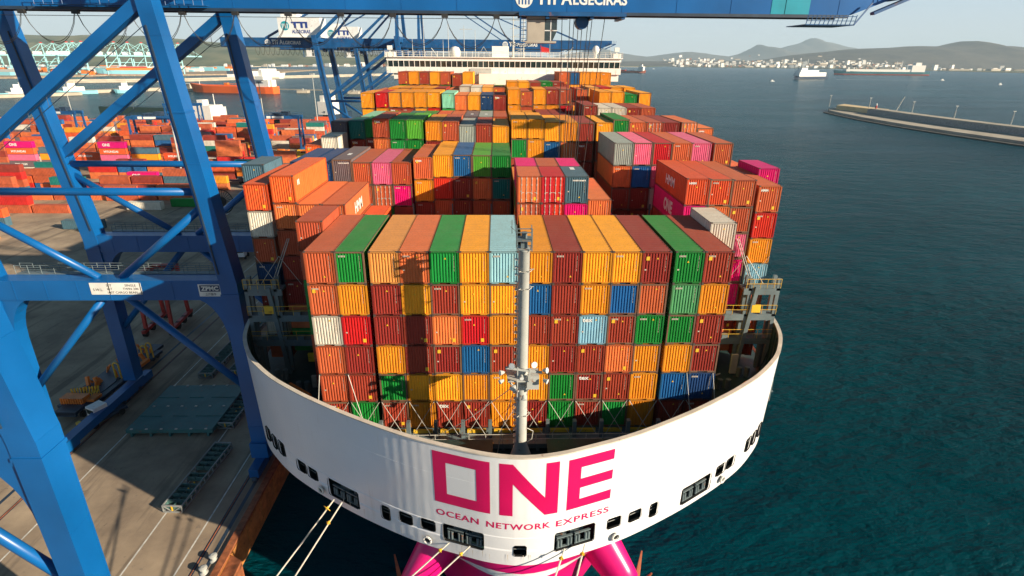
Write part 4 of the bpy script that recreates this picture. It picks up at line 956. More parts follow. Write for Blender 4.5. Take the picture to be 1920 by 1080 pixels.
# ---------------------------------------------------------------- things on the quay beside the bow
mb = MB(); mb.box(-6.1,6.1,-6,6,.55,1.15)
for k in range(5): x = -5.4+k*2.7; mb.box(x-.15,x+.15,-6.05,6.05,0,.6)
for y in (-2.6, 2.4):
    for x0, x1 in ((-6,-2.8),(-1.2,1.0),(2.2,6)): mb.box(x0,x1,y-.05,y+.05,1.15,1.22)
HC = mb.mesh('hatch_cover_panel', [paint('hatch_cover_green', (.03,.13,.13), .55, .25, .4, rust=.25)])
mb = MB()
for i in range(6):
    for y in (-5.9, -.1, 5.9): x = -5.3+i*2.1; mb.box(x-.16,x+.16,y-.1 if y < 5 else y-.2,y+.1,1.15,1.26)
HCF = mb.mesh('twistlock_fittings', [M['rod']])
t = thing('hatch_cover', 'flat dark green ship hatch cover lying on the shaded quay', 'hatch cover', (-49.0,30.3,QZ)); link('panel', HC, t); link('fitting', HCF, t)
def basket_proto():
    t = thing('gear_basket', 'steel gear basket on the quay, lowest in the picture, half in its own row', 'basket', (0,0,0), 0, 'steel gear baskets on the quay')
    mb = MB()
    for x in (-1.15,1.15):
        for z in (.15,.95): mb.beam((x,0,z),(x,12.2,z),.14)
        for k in range(13): mb.beam((x,.05+k*1.008,.1),(x,.05+k*1.008,1.0),.12)
    for k in (0,12): y = .05+k*1.008; mb.beam((-1.15,y,.1),(1.15,y,.1),.16); mb.beam((-1.15,y,1),(1.15,y,1),.16); mb.beam((-1.15,y,.95),(0,y,.1),.1); mb.beam((1.15,y,.95),(0,y,.1),.1)
    mb.build('frame', M['grey'], t)
    m = paint('bin_green_grey', (.07,.16,.15), .6, .3, 1)
    for k in (0,1,2,3,5,7,8,9,10,11):
        y = .55+k*1.0
        mb = MB()
        for x in (-.55,.55):
            mb.box(x-.5,x+.5,y-.4,y+.42,.35,.42); mb.box(x-.5,x+.5,y-.42,y-.36,.35,.98); mb.box(x-.5,x+.5,y+.36,y+.42,.35,.98); mb.box(x-.5,x-.45,y-.4,y+.4,.35,.9)
        mb.build('bin', m, t)
    mb = MB()
    for y in (.02,3.1,4.2): mb.box(-.08+y*.1,.08+y*.1,y-.05,y+.02,.3,1.05)
    mb.build('yellow_strap', M['yellow'], t); return t
bp = basket_proto(); bp.location = (-40.8,9.3,QZ); bp.rotation_euler.z = -.06; bp['label'] = 'steel gear basket nearest the sunlit part of the quay'
for x, y, rz, lab in ((-41.9,26.0,-.02,'steel gear basket along the right side of the hatch cover'), (-51.5,40.3,-.02,'steel gear basket behind the hatch cover, left of two'), (-46.9,41.2,-.02,'steel gear basket behind the hatch cover, right of two'), (-50.5,56.5,-.02,'steel gear basket farthest from the bow')):
    dup(bp, (x,y,QZ), rz, lab)
# trailer loaded with yellow lashing loops
t = thing('flatbed_trailer', 'long dark flatbed trailer carrying yellow hooped racks in the shade', 'trailer', (-65.6,39,QZ), math.radians(-3))
mb = MB(); mb.box(-1.6,1.6,-11,11,1.1,1.6); mb.box(-1.7,1.7,-11,-10.6,.9,1.7); mb.box(-2.6,-1.6,-9,9,1.0,1.5); mb.box(1.6,2.6,-9,9,1.0,1.5); mb.build('bed', M['rail_dark'], t)
for k, (x, y) in enumerate([(1.5,-1),(1.9,0.1),(2.2,5),(2.4,6.1),(-1.3,4.5),(-1.1,5.6),(-.9,6.8)]):
    mb = MB(); pts = [(x-.45,y,1.6)]+[(x-.45*math.cos(a),y,4.0+.45*math.sin(a)) for a in [i*math.pi/6 for i in range(7)]]+[(x+.45,y,1.6)]; mb.path(pts,.12,6); mb.build('yellow_hoop', M['yellow'], t)
for k in range(10): mb = MB(); x = -2+k*.38; pts = [(x,-6.5+k*.12,1.6)]+[(x+.02*i,-6.5+k*.12,2.6+.3*math.sin(i*math.pi/4)) for i in range(5)]+[(x+.2,-6.5,1.6)]; mb.path(pts,.09,5); mb.build('yellow_hoop', M['yellow'], t)
mb = MB(); mb.box(-2.3,1.2,-8.6,-7.0,1.6,2.5)
for k in range(9): x = -2.2+k*.38; mb.box(x,x+.22,-8.75,-8.6,1.55,2.55)
mb.build('yellow_crate', M['orange_eq'], t)
mb = MB(); mb.beam((2.3,0,1.7),(2.9,4.6,2.0),.7,.5); mb.box(1.2,2.4,-8,-6.2,1.6,2.0); mb.build('orange_beam', M['orange_eq'], t)
rr = random.Random(4)
for k in range(22): mb = MB(); y = -6+rr.random()*15; x = rr.uniform(-2.3,2.2); mb.beam((x,y,1.6),(x+rr.uniform(-.5,.5),y+rr.uniform(-.6,.6),rr.uniform(2.1,3.1)),rr.uniform(.15,.5)); mb.build('lashing_turnbuckle', M['orange_eq'], t)
for y in (-9.5,-8.2,7.6,8.9):
    for x in (-1.5,1.5): mb = MB(); mb.tube((x-.2,y,.5),(x+.2,y,.5),.5,n=14); mb.build('wheel', M['black'], t)
t = thing('terminal_tractor', 'white cabbed yard tractor with yellow bumper beside the flatbed', 'tractor', (-61.2,28.2,QZ), math.radians(-25))
mb = MB(); mb.box(-.9,.9,-1.1,.9,1.0,2.9); mb.build('cab', M['house_white'], t)
mb = MB(); mb.box(-1.2,1.2,-2.3,3.4,.6,1.0); mb.build('chassis', M['rail_dark'], t); mb = MB(); mb.box(-1.25,1.25,-2.7,-2.2,.5,1.1); mb.build('bumper', M['yellow'], t)
mb = MB(); mb.box(-.8,.8,-1.12,-1.1,1.8,2.6); mb.build('windscreen', M['glass'], t)
for y in (-1.5,2.4):
    for x in (-1.1,1.1): mb = MB(); mb.tube((x-.18,y,.5),(x+.18,y,.5),.5,n=14); mb.build('wheel', M['black'], t)
def straddle(label, loc, rz, mt):
    t = thing('straddle_carrier', label, 'straddle carrier', loc, rz, 'straddle carriers on the terminal')
    for x in (-2.4,2.4):
        for y in (-4,4): mb = MB(); mb.beam((x,y,1.2),(x,y*.8,12),.55,.6); mb.build('leg', mt, t)
        mb = MB(); mb.box(x-.35,x+.35,-5.2,5.2,.9,1.5); mb.build('side_frame', mt, t)
        for k in range(4): y = -4.4+k*2.9; mb = MB(); mb.tube((x-.3,y,.8),(x+.3,y,.8),.8,n=14); mb.build('wheel', M['black'], t)
    mb = MB(); mb.box(-2.7,2.7,-3.6,-2.9,11.4,12.2); mb.box(-2.7,2.7,2.9,3.6,11.4,12.2); mb.box(-2.7,-2.1,-3.6,3.6,11.6,12.2); mb.box(2.1,2.7,-3.6,3.6,11.6,12.2); mb.build('top_frame', mt, t)
    mb = MB(); mb.box(-1.6,1.6,-2.4,2.4,10.2,11.3); mb.build('hoist', M['rail_dark'], t); mb = MB(); mb.box(1.6,3.2,-5.2,-3.6,9.4,11.4); mb.build('cabin', M['house_white'], t); return t
straddle('red straddle carrier standing behind the trailer in the shade', (-68.5,61,QZ), .1, M['red'])
# ---------------------------------------------------------------- container yard
def simple_box_mesh(L=12.19):
    b = MB(); b.box(-1.219,1.219,0,L,.06,CH-.03); b.box(-1.219,-1.1,0,.12,0,CH); b.box(1.1,1.219,0,.12,0,CH); b.box(-1.219,-1.1,L-.12,L,0,CH); b.box(1.1,1.219,L-.12,L,0,CH); return b
def wall_letters(txt, h, w, z=.9):
    b = MB(); put_text(b, txt, (1.235,2.2,z), (0,1,0), (0,0,1), h, w, .04); return b.mesh('lettering', [M['white_ink']])
LETY = {'ONE': wall_letters('ONE',1.3,3.4), 'HYUNDAI': wall_letters('HYUNDAI',1.0,6.5), 'CMA CGM': wall_letters('CMA CGM',.9,5.6), 'MSC': wall_letters('MSC',1.0,2.6)}
def yard_container(code, x, y, z, lab, txt=None):
    """long side faces the ship bow; x = left end"""
    t = container(code, x, y, z, lab, 40, group='containers stacked in the yard ashore', rz=-math.pi/2, marks=False)
    if txt: link('lettering', LETY[txt], t)
    return t
for sx, sy, nm in ((-186,228,'nearer the gantry leg'), (-228,228,'farther left')):
    for i, (c, tx) in enumerate((('K','ONE'),('E','HYUNDAI'),('P',None),('D','CMA CGM'),('W',None))):
        yard_container(c, sx, sy, QZ+(4-i)*CH, f"{NAME[c][0]} yard container{' with '+tx+' lettering' if tx else ''}, {ORD[i+1]} from top, stack {nm}", tx)
    for i, (c, tx) in enumerate((('H',None),('O',None),('D',None))):
        yard_container(c, sx+12.7, sy+2.6, QZ+(3-i)*CH, f"{NAME[c][0]} container, {ORD[i+1]} from top, right of the ONE stack {nm}")
    for i, (c, tx) in enumerate((('E','HYUNDAI'),('E','HYUNDAI'))):
        yard_container(c, sx+25.5, sy+6, QZ+(2-i)*CH, f"orange container with HYUNDAI lettering, {ORD[i+1]} from top, end of row {nm}", tx)
yard_container('K', -158, 200, QZ+CH, 'magenta container with ONE lettering, near the yard edge', 'ONE'); yard_container('S', -158, 200, QZ, 'salmon container under the magenta one near the yard edge')
for i, (c, x, y, z, lab) in enumerate((('W',-134,158,0,'cream container lying alone beside the shaded strip'),('U',-150,172,0,'rust red container left of the lone cream one, lower'),('U',-150,172,1,'rust red container left of the lone cream one, upper'),
        ('G',-121,163,0,'green container just behind the lone cream one'),('U',-176,176,0,'rust container behind the blue leg, lower'),('S',-176,176,1,'salmon container behind the blue leg, upper'),('H',-139,133,0,'dark blue container at the foot of the walkway'))):
    yard_container(c, x, y, QZ+z*CH, lab)
def yardpaint(name, col, rough, var):
    m = paint(name, col, rough, var); n = m.node_tree; b = n.nodes['Principled BSDF']; tc = N(n, 'ShaderNodeTexCoord'); w = N(n, 'ShaderNodeTexWave'); w.wave_type = 'BANDS'; w.bands_direction = 'X'; w.inputs['Scale'].default_value = .55
    n.links.new(tc.outputs['Object'], w.inputs['Vector']); bump(n, b, w.outputs['Fac'], 1.0, .06); return m
mb = MB(); rr = random.Random(11)
YC = ['S','S','U','E','M','U','S','O','M','W','U','T','B','U','D','S','E','M','S','U','R','H']
ymats = [yardpaint('yard_box_'+k, tuple(v*.9 for v in NAME[k][1]), .65, .25) for k in 'OSUEMRWYTBKDH']; yi = {k: i for i, k in enumerate('OSUEMRWYTBKDH')}
for y0 in list(range(256, 436, 11)):
    for g in range(0, 24):
        x = -120-g*13.2 - (y0-256)*.15
        if x < -520 or rr.random() < (.10 if y0 > 300 else .22): continue
        if -140 < x < -110 and y0 < 290: continue
        hgt = rr.choice((1,1,2,2,3,3,4,4)) if y0 < 400 else rr.choice((1,2,2,3))
        for j in range(2):
            for k in range(max(1, hgt-rr.choice((0,0,1)))):
                mb.mat(yi[rr.choice(YC)]); yy = y0+j*2.55; z = QZ+k*CH; mb.box(x,x+12.15,yy,yy+2.42,z+.05,z+CH-.04)
for y0, xa, xb in ((105,-170,-330),(120,-150,-330),(135,-158,-330),(152,-150,-215),(172,-118,-200),(190,-112,-200),(214,-106,-180),(240,-100,-170)):
    x = xa
    while x > xb:
        x -= 13
        for k in range(rr.choice((0,1,2,2,3,3))): mb.mat(yi[rr.choice(YC)]); z = QZ+k*CH; mb.box(x,x+12.15,y0,y0+2.42,z+.05,z+CH-.04)
for y0 in (150,165,182,205):
    for g in range(0, 22):
        x = -200-g*13.4
        if rr.random() < .4: continue
        for k in range(rr.choice((1,2,3,4))): mb.mat(yi[rr.choice(YC)]); z = QZ+k*CH; mb.box(x,x+12.15,y0,y0+2.42,z+.05,z+CH-.04)
tag(mb.build('yard_containers', ymats), 'rows of stacked containers filling the yard behind the blue legs', 'containers', kind='stuff')
def yard_truck(label, x, y, rz, cm, bm_):
    t = thing('yard_truck', label, 'truck', (x,y,QZ), rz, 'yard trucks on the terminal roads')
    mb = MB(); mb.box(-1.2,1.2,-8.2,-6.2,.9,3.2); mb.build('cab', cm, t); mb = MB(); mb.box(-1.0,1.0,-8.22,-8.2,2.1,3.0); mb.build('windscreen', M['glass'], t)
    mb = MB(); mb.box(-1.1,1.1,-6,6.6,1.1,1.5); mb.box(-.5,.5,-8,-5.5,.7,1.1); mb.build('chassis', M['rail_dark'], t)
    for yy in (-7.2,-4.8,3.6,5.0):
        for xx in (-1.0,1.0): mb = MB(); mb.tube((xx-.2,yy,.52),(xx+.2,yy,.52),.52,n=12); mb.build('wheel', M['black'], t)
    if bm_: mb = MB(); mb.box(-1.2,1.2,-5.6,6.5,1.52,4.3); mb.build('load', bm_, t)
    return t
TRK = [(-112,214,1.5,0,'orange'),(-125,236,1.55,1,'empty'),(-143,243,1.5,2,'rust'),(-101,262,.2,1,'empty'),(-98,300,.1,0,'orange'),(-92,180,.3,2,'rust'),(-118,205,1.5,1,'empty'),(-88,335,0,3,'blue'),(-72,110,.1,0,'orange')]
DESC = ['in front of the cable reel','just behind the first yard road','at the foot of the light mast','beside the ship, between reel and blue leg','right of the third leg','in the shade left of the ship','beside the magenta container at the yard edge','farthest up the quay','alone behind the red carrier']
for i, (x, y, rz, k, nm) in enumerate(TRK):
    yard_truck(f"white cabbed yard truck, {'no load' if nm == 'empty' else nm+' box on its back'}, {DESC[i]}", x, y, rz, M['house_white'], [M['orange_eq'], None, M['rust'], M['crane2']][k])
def rtg(label, loc, rz, s=1.0, sign=True):
    t = thing('yard_crane', label, 'yard crane', loc, rz, 'blue rubber tyred yard cranes'); t.scale = (s,s,s)
    for x in (-11.5,11.5):
        for y in (-4,4): mb = MB(); mb.beam((x,y,1.8),(x,y*.75,19),.9,.9); mb.build('leg', M['crane2'], t)
        mb = MB(); mb.box(x-.6,x+.6,-6,6,1.2,2.2); mb.beam((x,-4,4),(x,3,14),.25); mb.beam((x,4,4),(x,-3,14),.25); mb.build('sill_beam', M['crane2'], t)
        for y in (-5,-3,3,5): mb = MB(); mb.tube((x-.4,y,.8),(x+.4,y,.8),.8,n=12); mb.build('wheel', M['black'], t)
    for y in (-3,3): mb = MB(); mb.box(-12.4,12.4,y-.6,y+.6,18.6,20.4); mb.build('girder', M['crane2'], t)
    if sign:
        mb = MB(); mb.box(-6,-3.8,-3.66,-3.6,18.9,20.2); mb.box(-3,3.5,-3.66,-3.6,18.95,20.1); mb.build('sign', M['white_ink'], t)
    mb = MB(); mb.box(-3,3,-3.4,3.4,20.4,21.8); mb.box(2,6,-2,2,20.4,22.6); mb.build('trolley', M['rail_dark'], t); mb = MB(); mb.box(-1.5,1.2,-4.8,-3.6,16.2,18.4); mb.build('cabin', M['glass'], t)
    mb = MB()
    for y in (-3.6,3.6):
        mb.tube((-12.4,y,21.6),(12.4,y,21.6),.05,n=4)
        for k in range(13): mb.tube((-12.4+k*2.06,y,20.4),(-12.4+k*2.06,y,21.6),.05,n=4)
    mb.build('walkway_railing', M['crane2'], t); return t
for lab, loc, rz in (('blue yard crane behind the big central leg with white signs', (-196,292,QZ), .1), ('blue yard crane left of the central leg, signs on its beam', (-268,322,QZ), -.1), ('blue yard crane at far left under the crossing braces', (-282,262,QZ), .15),
                     ('blue yard crane between the second and third big legs', (-128,300,QZ), .05), ('blue yard crane half hidden at the left edge', (-330,300,QZ), 0), ('small blue yard crane near the water left of centre', (-230,392,QZ), .05)): rtg(lab, loc, rz)
for i, (x, y, r) in enumerate(((-155,226,2.9),(-97,150,4.2))):
    t = thing('cable_reel', ['dark spoked cable reel with a white housing in the yard','large dark spoked cable reel in the shade beside the ship stack'][i], 'cable reel', (x,y,QZ))
    mb = MB()
    for k in range(28):
        a = 2*math.pi*k/28; a2 = 2*math.pi*(k+1)/28; mb.tube((0,0,r+.6),(r*math.cos(a),0,r+.6+r*math.sin(a)),.08,n=4); mb.tube((r*math.cos(a),0,r+.6+r*math.sin(a)),(r*math.cos(a2),0,r+.6+r*math.sin(a2)),.16,n=5)
    mb.tube((0,-.4,r+.6),(0,.4,r+.6),r*.4,n=16); mb.build('reel', M['rust' if i == 0 else 'black'], t)
    mb = MB(); mb.beam((0,.5,0),(0,.5,r+.6),.5); mb.box(r+.5,r+4.8,-.5,1.5,.4,4.0) if i == 0 else mb.box(-1,1,.6,2,0,1.5); mb.build('housing', M['house_white'], t)
# ---------------------------------------------------------------- light masts
def light_mast(label, x, y, h, z=QZ, r=.42):
    t = thing('light_mast', label, 'light mast', (x,y,z), 0, 'tall light masts'); mb = MB(); mb.tube((0,0,0),(0,0,h),r,r*.45,n=10); mb.build('pole', M['mast'], t)
    mb = MB(); mb.lathe(0,0,[(1.3,h-.5),(1.5,h-.2),(1.3,h)],12); mb.build('lamp_ring', M['bridge_steel'], t)
    mb = MB()
    for k in range(8): a = k*math.pi/4; mb.box(1.7*math.cos(a)-.35,1.7*math.cos(a)+.35,1.7*math.sin(a)-.3,1.7*math.sin(a)+.3,h-1,h-.5)
    mb.build('lamps', M['house_white'], t)
for lab, x, y, h in (('tall light mast left of the big central leg, standing by the ONE containers',-134,197,39),('light mast seen between second leg and third leg beside orange tanker',-122,262,40),('slim light mast in front of the distant pier, right of the third leg',-141,415,41),
        ('leaning pale light mast over the basin, left of centre',-330,420,34),('light mast behind the diagonal brace',-380,405,36),('light mast at the far left edge',-470,330,36),('light mast over the yard left of the crossing braces',-430,415,30)):
    light_mast(lab, x, y, h)
# ---------------------------------------------------------------- harbour piers and breakwaters
def pier(label, pts, w, z0, z1, name='pier', wall=0, group=None, mt='quay', wallside=1):
    t = thing(name, label, 'breakwater' if 'breakwater' in name else 'pier', (0,0,0)); 
    L, R = [], []
    P = [Vector(p) for p in pts]
    for i, p in enumerate(P):
        d = ((P[min(i+1,len(P)-1)]-P[max(i-1,0)])).normalized(); n = Vector((-d.y, d.x)); L.append(p+n*w/2); R.append(p-n*w/2)
    mb = MB(); mb.prism([(p.x,p.y) for p in R+L[::-1]], z0, z1); mb.build('deck', M[mt], t)
    if wall:
        mb = MB(); ws = L if wallside > 0 else R
        for a, b in zip(ws[:-1], ws[1:]):
            d = (b-a).normalized(); n = Vector((-d.y, d.x))*(-wallside); q = [a, b, b+n*w*.3, a+n*w*.3]
            mb.prism([(p.x,p.y) for p in (q if wallside < 0 else q[::-1])], z1-.5, z1+wall)
        mb.build('sea_wall', M[mt], t)
    return t
M['stone'] = paint('harbour_stone', (.42,.37,.29), .85, .25, .05); M['stone_dark'] = paint('dark_wet_stone', (.09,.085,.07), .8, .4, .2)
t = thing('breakwater', 'long curved stone breakwater with a quay, out at the right edge', 'breakwater', (0,0,0))
near = [(397,655),(391,625),(381,560),(377,488),(379,430),(384,370),(392,300),(402,230)]; far = [(470,230),(452,330),(446,438),(444,540),(443,628),(438,703),(415,690)]
mb = MB(); mb.prism(near[::-1]+far[::-1], -6, 1.6); mb.build('quay_deck', M['stone'], t)
mb = MB(); wl = [(412,606),(409,540),(408,480),(411,430),(418,370),(429,300),(442,230)]; wr = [(x+14,y) for x, y in wl]; mb.prism(wl+wr[::-1], 1.0, 6.6); mb.build('sea_wall', M['grey'], t)
mb = MB(); mb.prism([(x+2,y) for x, y in wl]+[(x+15,y) for x, y in wl[::-1]], 6.6, 7.3); mb.build('wall_top', M['stone'], t)
mb = MB(); mb.prism([(x-1.5,y) for x, y in near]+[(x-9,y-3) for x, y in near[::-1]], -6, -.2); mb.build('rock_toe', M['stone_dark'], t)
mb = MB(); mb.prism([(412,668),(420,606),(436,606),(434,690)], 1.6, 6.6); mb.build('head_block', paint('sunlit_tinted_stone', (.66,.50,.28), .8, .15, .05), t)  # head stone coloured warmer and lighter to carry the sunlight on it
for i, (x, y) in enumerate(((405,672),(430,560),(429,500),(432,440),(438,375),(449,300),(425,625))):
    o = thing('lamp_post', ['lamp post at the tip of the right breakwater','second lamp post on the right breakwater','third lamp post on the right breakwater','fourth lamp post on the right breakwater','fifth lamp post on the right breakwater','lamp post on the right breakwater, nearest the edge of the picture','lamp post just behind the red light of the right breakwater'][i], 'lamp post', (x,y,6.5), 0, 'posts on the breakwater')
    mb = MB(); mb.tube((0,0,-2),(0,0,11),.45,.25,n=6); mb.box(-1.2,1.2,-.3,.3,10.6,11.2); mb.build('post', M['mast'], o)
o = thing('harbour_light', 'small red and white harbour light near the breakwater tip', 'beacon', (421,606,4.6)); mb = MB(); mb.tube((0,0,0),(0,0,6),1.2,.8,n=10); mb.build('tower', M['red'], o); mb = MB(); mb.tube((0,0,6),(0,0,8),.7,n=8); mb.build('lantern', M['white_ink'], o)
o = thing('arch_mast', 'pale curved mast on the right breakwater', 'mast', (430,585,6)); mb = MB(); mb.path([(6*math.sin(a),0,15*math.sin(a*1.1)) for a in [i*math.pi/2/10 for i in range(11)]],.5,6); mb.build('arch', M['mast'], o)
pier('low pale breakwater across the left harbour behind the orange ship', [(-1000,1330),(-789,1500),(-660,1810),(-531,2040),(-330,2400)], 26, -6, 3.0, 'breakwater', 3, mt='stone')
pier('stone pier with a low building left of the big central leg', [(-690,930),(-600,1075),(-500,1020)], 34, -6, 3.5, 'pier', mt='stone')
pier('narrow pier with moored boats at the far left', [(-900,560),(-720,800),(-650,900)], 22, -6, 3.0, 'pier', mt='stone')
pier('footbridge pier running right from the orange tanker', [(-500,1085),(-380,1050),(-260,1020),(-150,1000)], 5, 1.5, 3.0, 'pier', mt='stone')
for i, (x, y) in enumerate(((-338,1005),(-292,1000),(-246,985))):
    t = thing('mooring_dolphin', ['concrete mooring platform just right of the orange tanker','middle concrete mooring platform on the footbridge','concrete mooring platform behind the distant crane'][i], 'dolphin', (x,y,-1), 0, 'mooring platforms'); mb = MB(); mb.box(-9,9,-8,8,-4,4); mb.build('block', M['stone'], t); mb = MB(); mb.box(-1,1,-1,1,4,7); mb.box(4,5,-1,1,4,5.5); mb.build('fitting', M['mast'], t)
mb = MB(); mb.box(-40,14,-5,5,0,7); t = thing('harbour_shed', 'long low cream shed on the stone pier', 'building', (-560,1052,3.5), -.45); mb.build('walls', M['stone'], t); mb = MB(); mb.box(-41,15,-5.6,5.6,7,7.5); mb.build('roof', M['cream'], t)
# ---------------------------------------------------------------- ships
def vessel(name, label, bow, stern, beam, hull_h, hmat, bands=(), house=None, deck=(), masts=(), cat='ship', water=-1, extra=None, boot=None):
    """hull from bow to stern points; local x runs bow->stern"""
    b, s = Vector(bow), Vector(stern); L = (s-b).length; ang = math.atan2((s-b).y, (s-b).x)
    t = thing(name, label, cat, (b.x,b.y,water), ang, 'ships in the bay'); h = hull_h
    st = [(0,0,h*1.35),(.04,.30,h*1.3),(.10,.62,h*1.2),(.2,.92,h*1.05),(.3,1,h),(.92,1,h),(1,.8,h*1.05)]
    def hullmesh(z0f, z1f, mt, nm, inset=0):
        mb = MB(); rows = []
        for f, w, hh in st:
            x = f*L; xx0 = x+(1-f)*h*.5*(1-z0f) if f < .1 else x; xx1 = x+(1-f)*h*.5*(1-z1f) if f < .1 else x
            rows.append([len(mb.v)+k for k in range(4)]); y = beam/2*w+inset
            z0 = z0f*hh-(.5 if z0f == 0 else 0); z1 = z1f*hh
            mb.v += [(xx0,-y*(.9 if z0f < .3 else 1),z0),(xx1,-y,z1),(xx1,y,z1),(xx0,y*(.9 if z0f < .3 else 1),z0)]
        for a, c in zip(rows[:-1], rows[1:]):
            for k in range(3): mb.f.append((a[k],c[k],c[k+1],a[k+1])); mb.m.append(0)
        mb.f.append(tuple(rows[-1])); mb.m.append(0); mb.build(nm, mt, t)
    hullmesh(.0, 1, hmat, 'hull')
    if boot: hullmesh(0, .28, boot, 'boot_topping', .15)
    if house:
        for (f0, f1, w, z0, z1, mt) in house: mb = MB(); mb.box(f0*L,f1*L,-beam/2*w,beam/2*w,h*z0,h*z1); mb.build('superstructure', mt, t)
    for (f0, f1, w, z0, z1, mt, nm) in deck: mb = MB(); mb.box(f0*L,f1*L,-beam/2*w,beam/2*w,h+z0,h+z1); mb.build(nm, mt, t)
    mb = MB()
    for f, z in masts: mb.tube((f*L,0,h),(f*L,0,h+z),.5,.25,n=6)
    if masts: mb.build('mast', M['cream'], t)
    return t, L
org = paint('orange_hull', (.80,.13,.02), .5, .15, .02); M['maersk'] = paint('pale_blue_hull', (.22,.52,.60), .5, .1, .01); M['redbot'] = paint('antifouling_red', (.42,.05,.03), .6, .15, .02)
t, L = vessel('tanker', 'orange tanker with white superstructure lying off the pier at left', (-533,1010), (-371,968), 24, 11, org, house=[(.80,.96,.8,1,2.0,M['cream']),(.83,.92,1,2,2.5,M['cream']),(.84,.88,.3,2.5,3.4,M['cream']),(.945,.985,.5,1,2.0,M['cream'])], deck=[(.08,.78,.25,0,1.6,org,'pipe_rack'),(.42,.46,.2,0,5,M['orange_eq'],'crane')], masts=[(.12,8),(.62,6)])
mb = MB()
for k in range(26): mb.tube((L*(.1+k*.026),-11.5,11),(L*(.1+k*.026),-11.5,12.6),.12,n=4)
mb.beam((L*.08,-11.5,12.6),(L*.78,-11.5,12.6),.15); mb.beam((L*.36,-3,11.2),(L*.58,-3,15.5),.5); mb.beam((L*.40,0,14.5),(L*.60,0,14.5),.5); mb.build('deck_piping', M['orange_eq'], t)
vessel('ferry', 'white and green ship with red funnels behind the pale breakwater at left', (-640,1800), (-790,1745), 22, 12, M['house_white'], house=[(.1,.75,.9,1,1.7,M['cream']),(.15,.45,.7,1.7,2.3,M['cream'])], deck=[(.8,.86,.3,3,12,M['red'],'funnel'),(.68,.74,.3,6,14,M['red'],'funnel'),(.9,1,.6,0,9,M['rail_dark'],'ramp')], masts=[(.3,22)])
vessel('container_feeder', 'pale blue container ship with red waterline at the far terminal', (-1285,1925), (-1060,2010), 34, 17, M['maersk'], deck=[(.15,.75,.95,0,7,M['orange_eq'],'cargo'),(.3,.6,.9,7,11,M['red'],'cargo'),(.88,.96,.8,0,6,M['yellow'],'cargo')], house=[(.80,.86,.9,1,2.6,M['cream'])], boot=M['redbot'])
vessel('container_feeder', 'red hulled cargo ship low on the water right of the bridge wing', (812,3235), (560,3380), 34, 10, paint('faded_red_hull',(.55,.16,.10),.6,.1,.02), house=[(.05,.14,.9,1,3.3,M['cream']),(.08,.11,.5,3.3,4.4,M['cream'])], deck=[(.25,.35,.8,0,5,M['house_white'],'cargo'),(.4,.52,.8,0,5,M['red'],'cargo'),(.56,.8,.8,0,5,M['house_white'],'cargo')])
vessel('ferry', 'dark hulled ferry with white upper decks crossing the bay at right', (1120,2210), (1292,2300), 26, 9, paint('dark_navy_hull',(.02,.04,.08),.5,.1,.02), house=[(.07,.9,.98,1,2.6,M['house_white']),(.10,.66,.9,2.6,3.5,M['house_white']),(.14,.32,.7,3.5,4.4,M['house_white']),(.9,.98,.5,1,2.0,M['rail_dark'])], deck=[(.6,.82,.4,9,14,M['red'],'lifeboats')], masts=[(.2,28)])
vessel('tanker', 'long teal tanker with cream deck lying under the hills at right', (1860,3265), (2370,3230), 46, 17, paint('teal_hull',(.02,.14,.17),.5,.1,.01), house=[(.80,.94,.9,1,3.0,M['cream']),(.84,.9,.6,3,3.8,M['cream'])], deck=[(.12,.80,.8,0,12,M['cream'],'cargo_tanks')], masts=[(.2,22),(.45,20),(.6,18)], boot=M['redbot'])
vessel('harbour_ship', 'white wheelhouse of a small ship beside the yard, below the slim light mast', (-153,476), (-142,512), 13, 9, M['rail_dark'], house=[(.02,.4,.95,1,2.2,M['cream']),(.1,.32,.8,2.2,2.75,M['cream'])], masts=[(.2,22),(.03,15)])
vessel('barge', 'blue and white barge along the yard quay, right of the third leg', (-180,486), (-243,464), 14, 4, M['crane2'], house=[(.85,.98,.7,1,4,M['cream'])], deck=[(.05,.8,.7,0,1.2,M['cream'],'hatch')])
vessel('feeder_ship', 'cream superstructure of a ship behind the dark green containers', (-340,470), (-232,452), 18, 7, M['rail_dark'], house=[(.7,.98,.95,1,2.6,M['cream']),(.85,.9,.4,2.6,3.2,M['cream'])], deck=[(.05,.66,.9,0,9,M['dkgreen'],'cargo')], masts=[(.97,20)])
for i, (x, y, w, lab) in enumerate(((874,1867,9,'tiny white motor boat left of the ferry'),(1656,2169,9,'tiny white yacht at the end of the ferry wake'),(1500,1720,7,'tiny boat low on the open water at right'),(1350,5200,14,'tiny boat off the distant town'))):
    vessel('motor_boat', lab, (x,y), (x+w*1.6,y), w*.5, 2.2, M['house_white'], house=[(.3,.7,.8,1,2.5,M['house_white'])], cat='boat')
mb = MB(); mb.prism([(1280,2197),(1650,2168),(1650,2172),(1280,2206)],-.99,-.97); struct(mb.build('water_wake', paint('foam', (.55,.60,.60), .8, .3, .1)))
for i, (x, y, L, lab) in enumerate(((-690,905,60,'white and blue boat moored at the left pier, nearest the brace'),(-730,860,40,'white boat behind the crossing braces'),(-760,800,70,'long white boat at the far left pier'),(-800,720,45,'white boat at the left edge'),(-628,950,45,'blue and red fishing boat at the stone pier'),(-840,650,50,'white trawler lowest at the left edge'))):
    vessel('moored_boat', lab, (x,y), (x+L*.7,y+L*.6), 11, 5, M['house_white'] if i % 2 else M['maersk'], house=[(.2,.7,.8,1,2.2,M['cream']),(.3,.5,.6,2.2,3.2,M['house_white'])], masts=[(.5,14)], cat='boat')
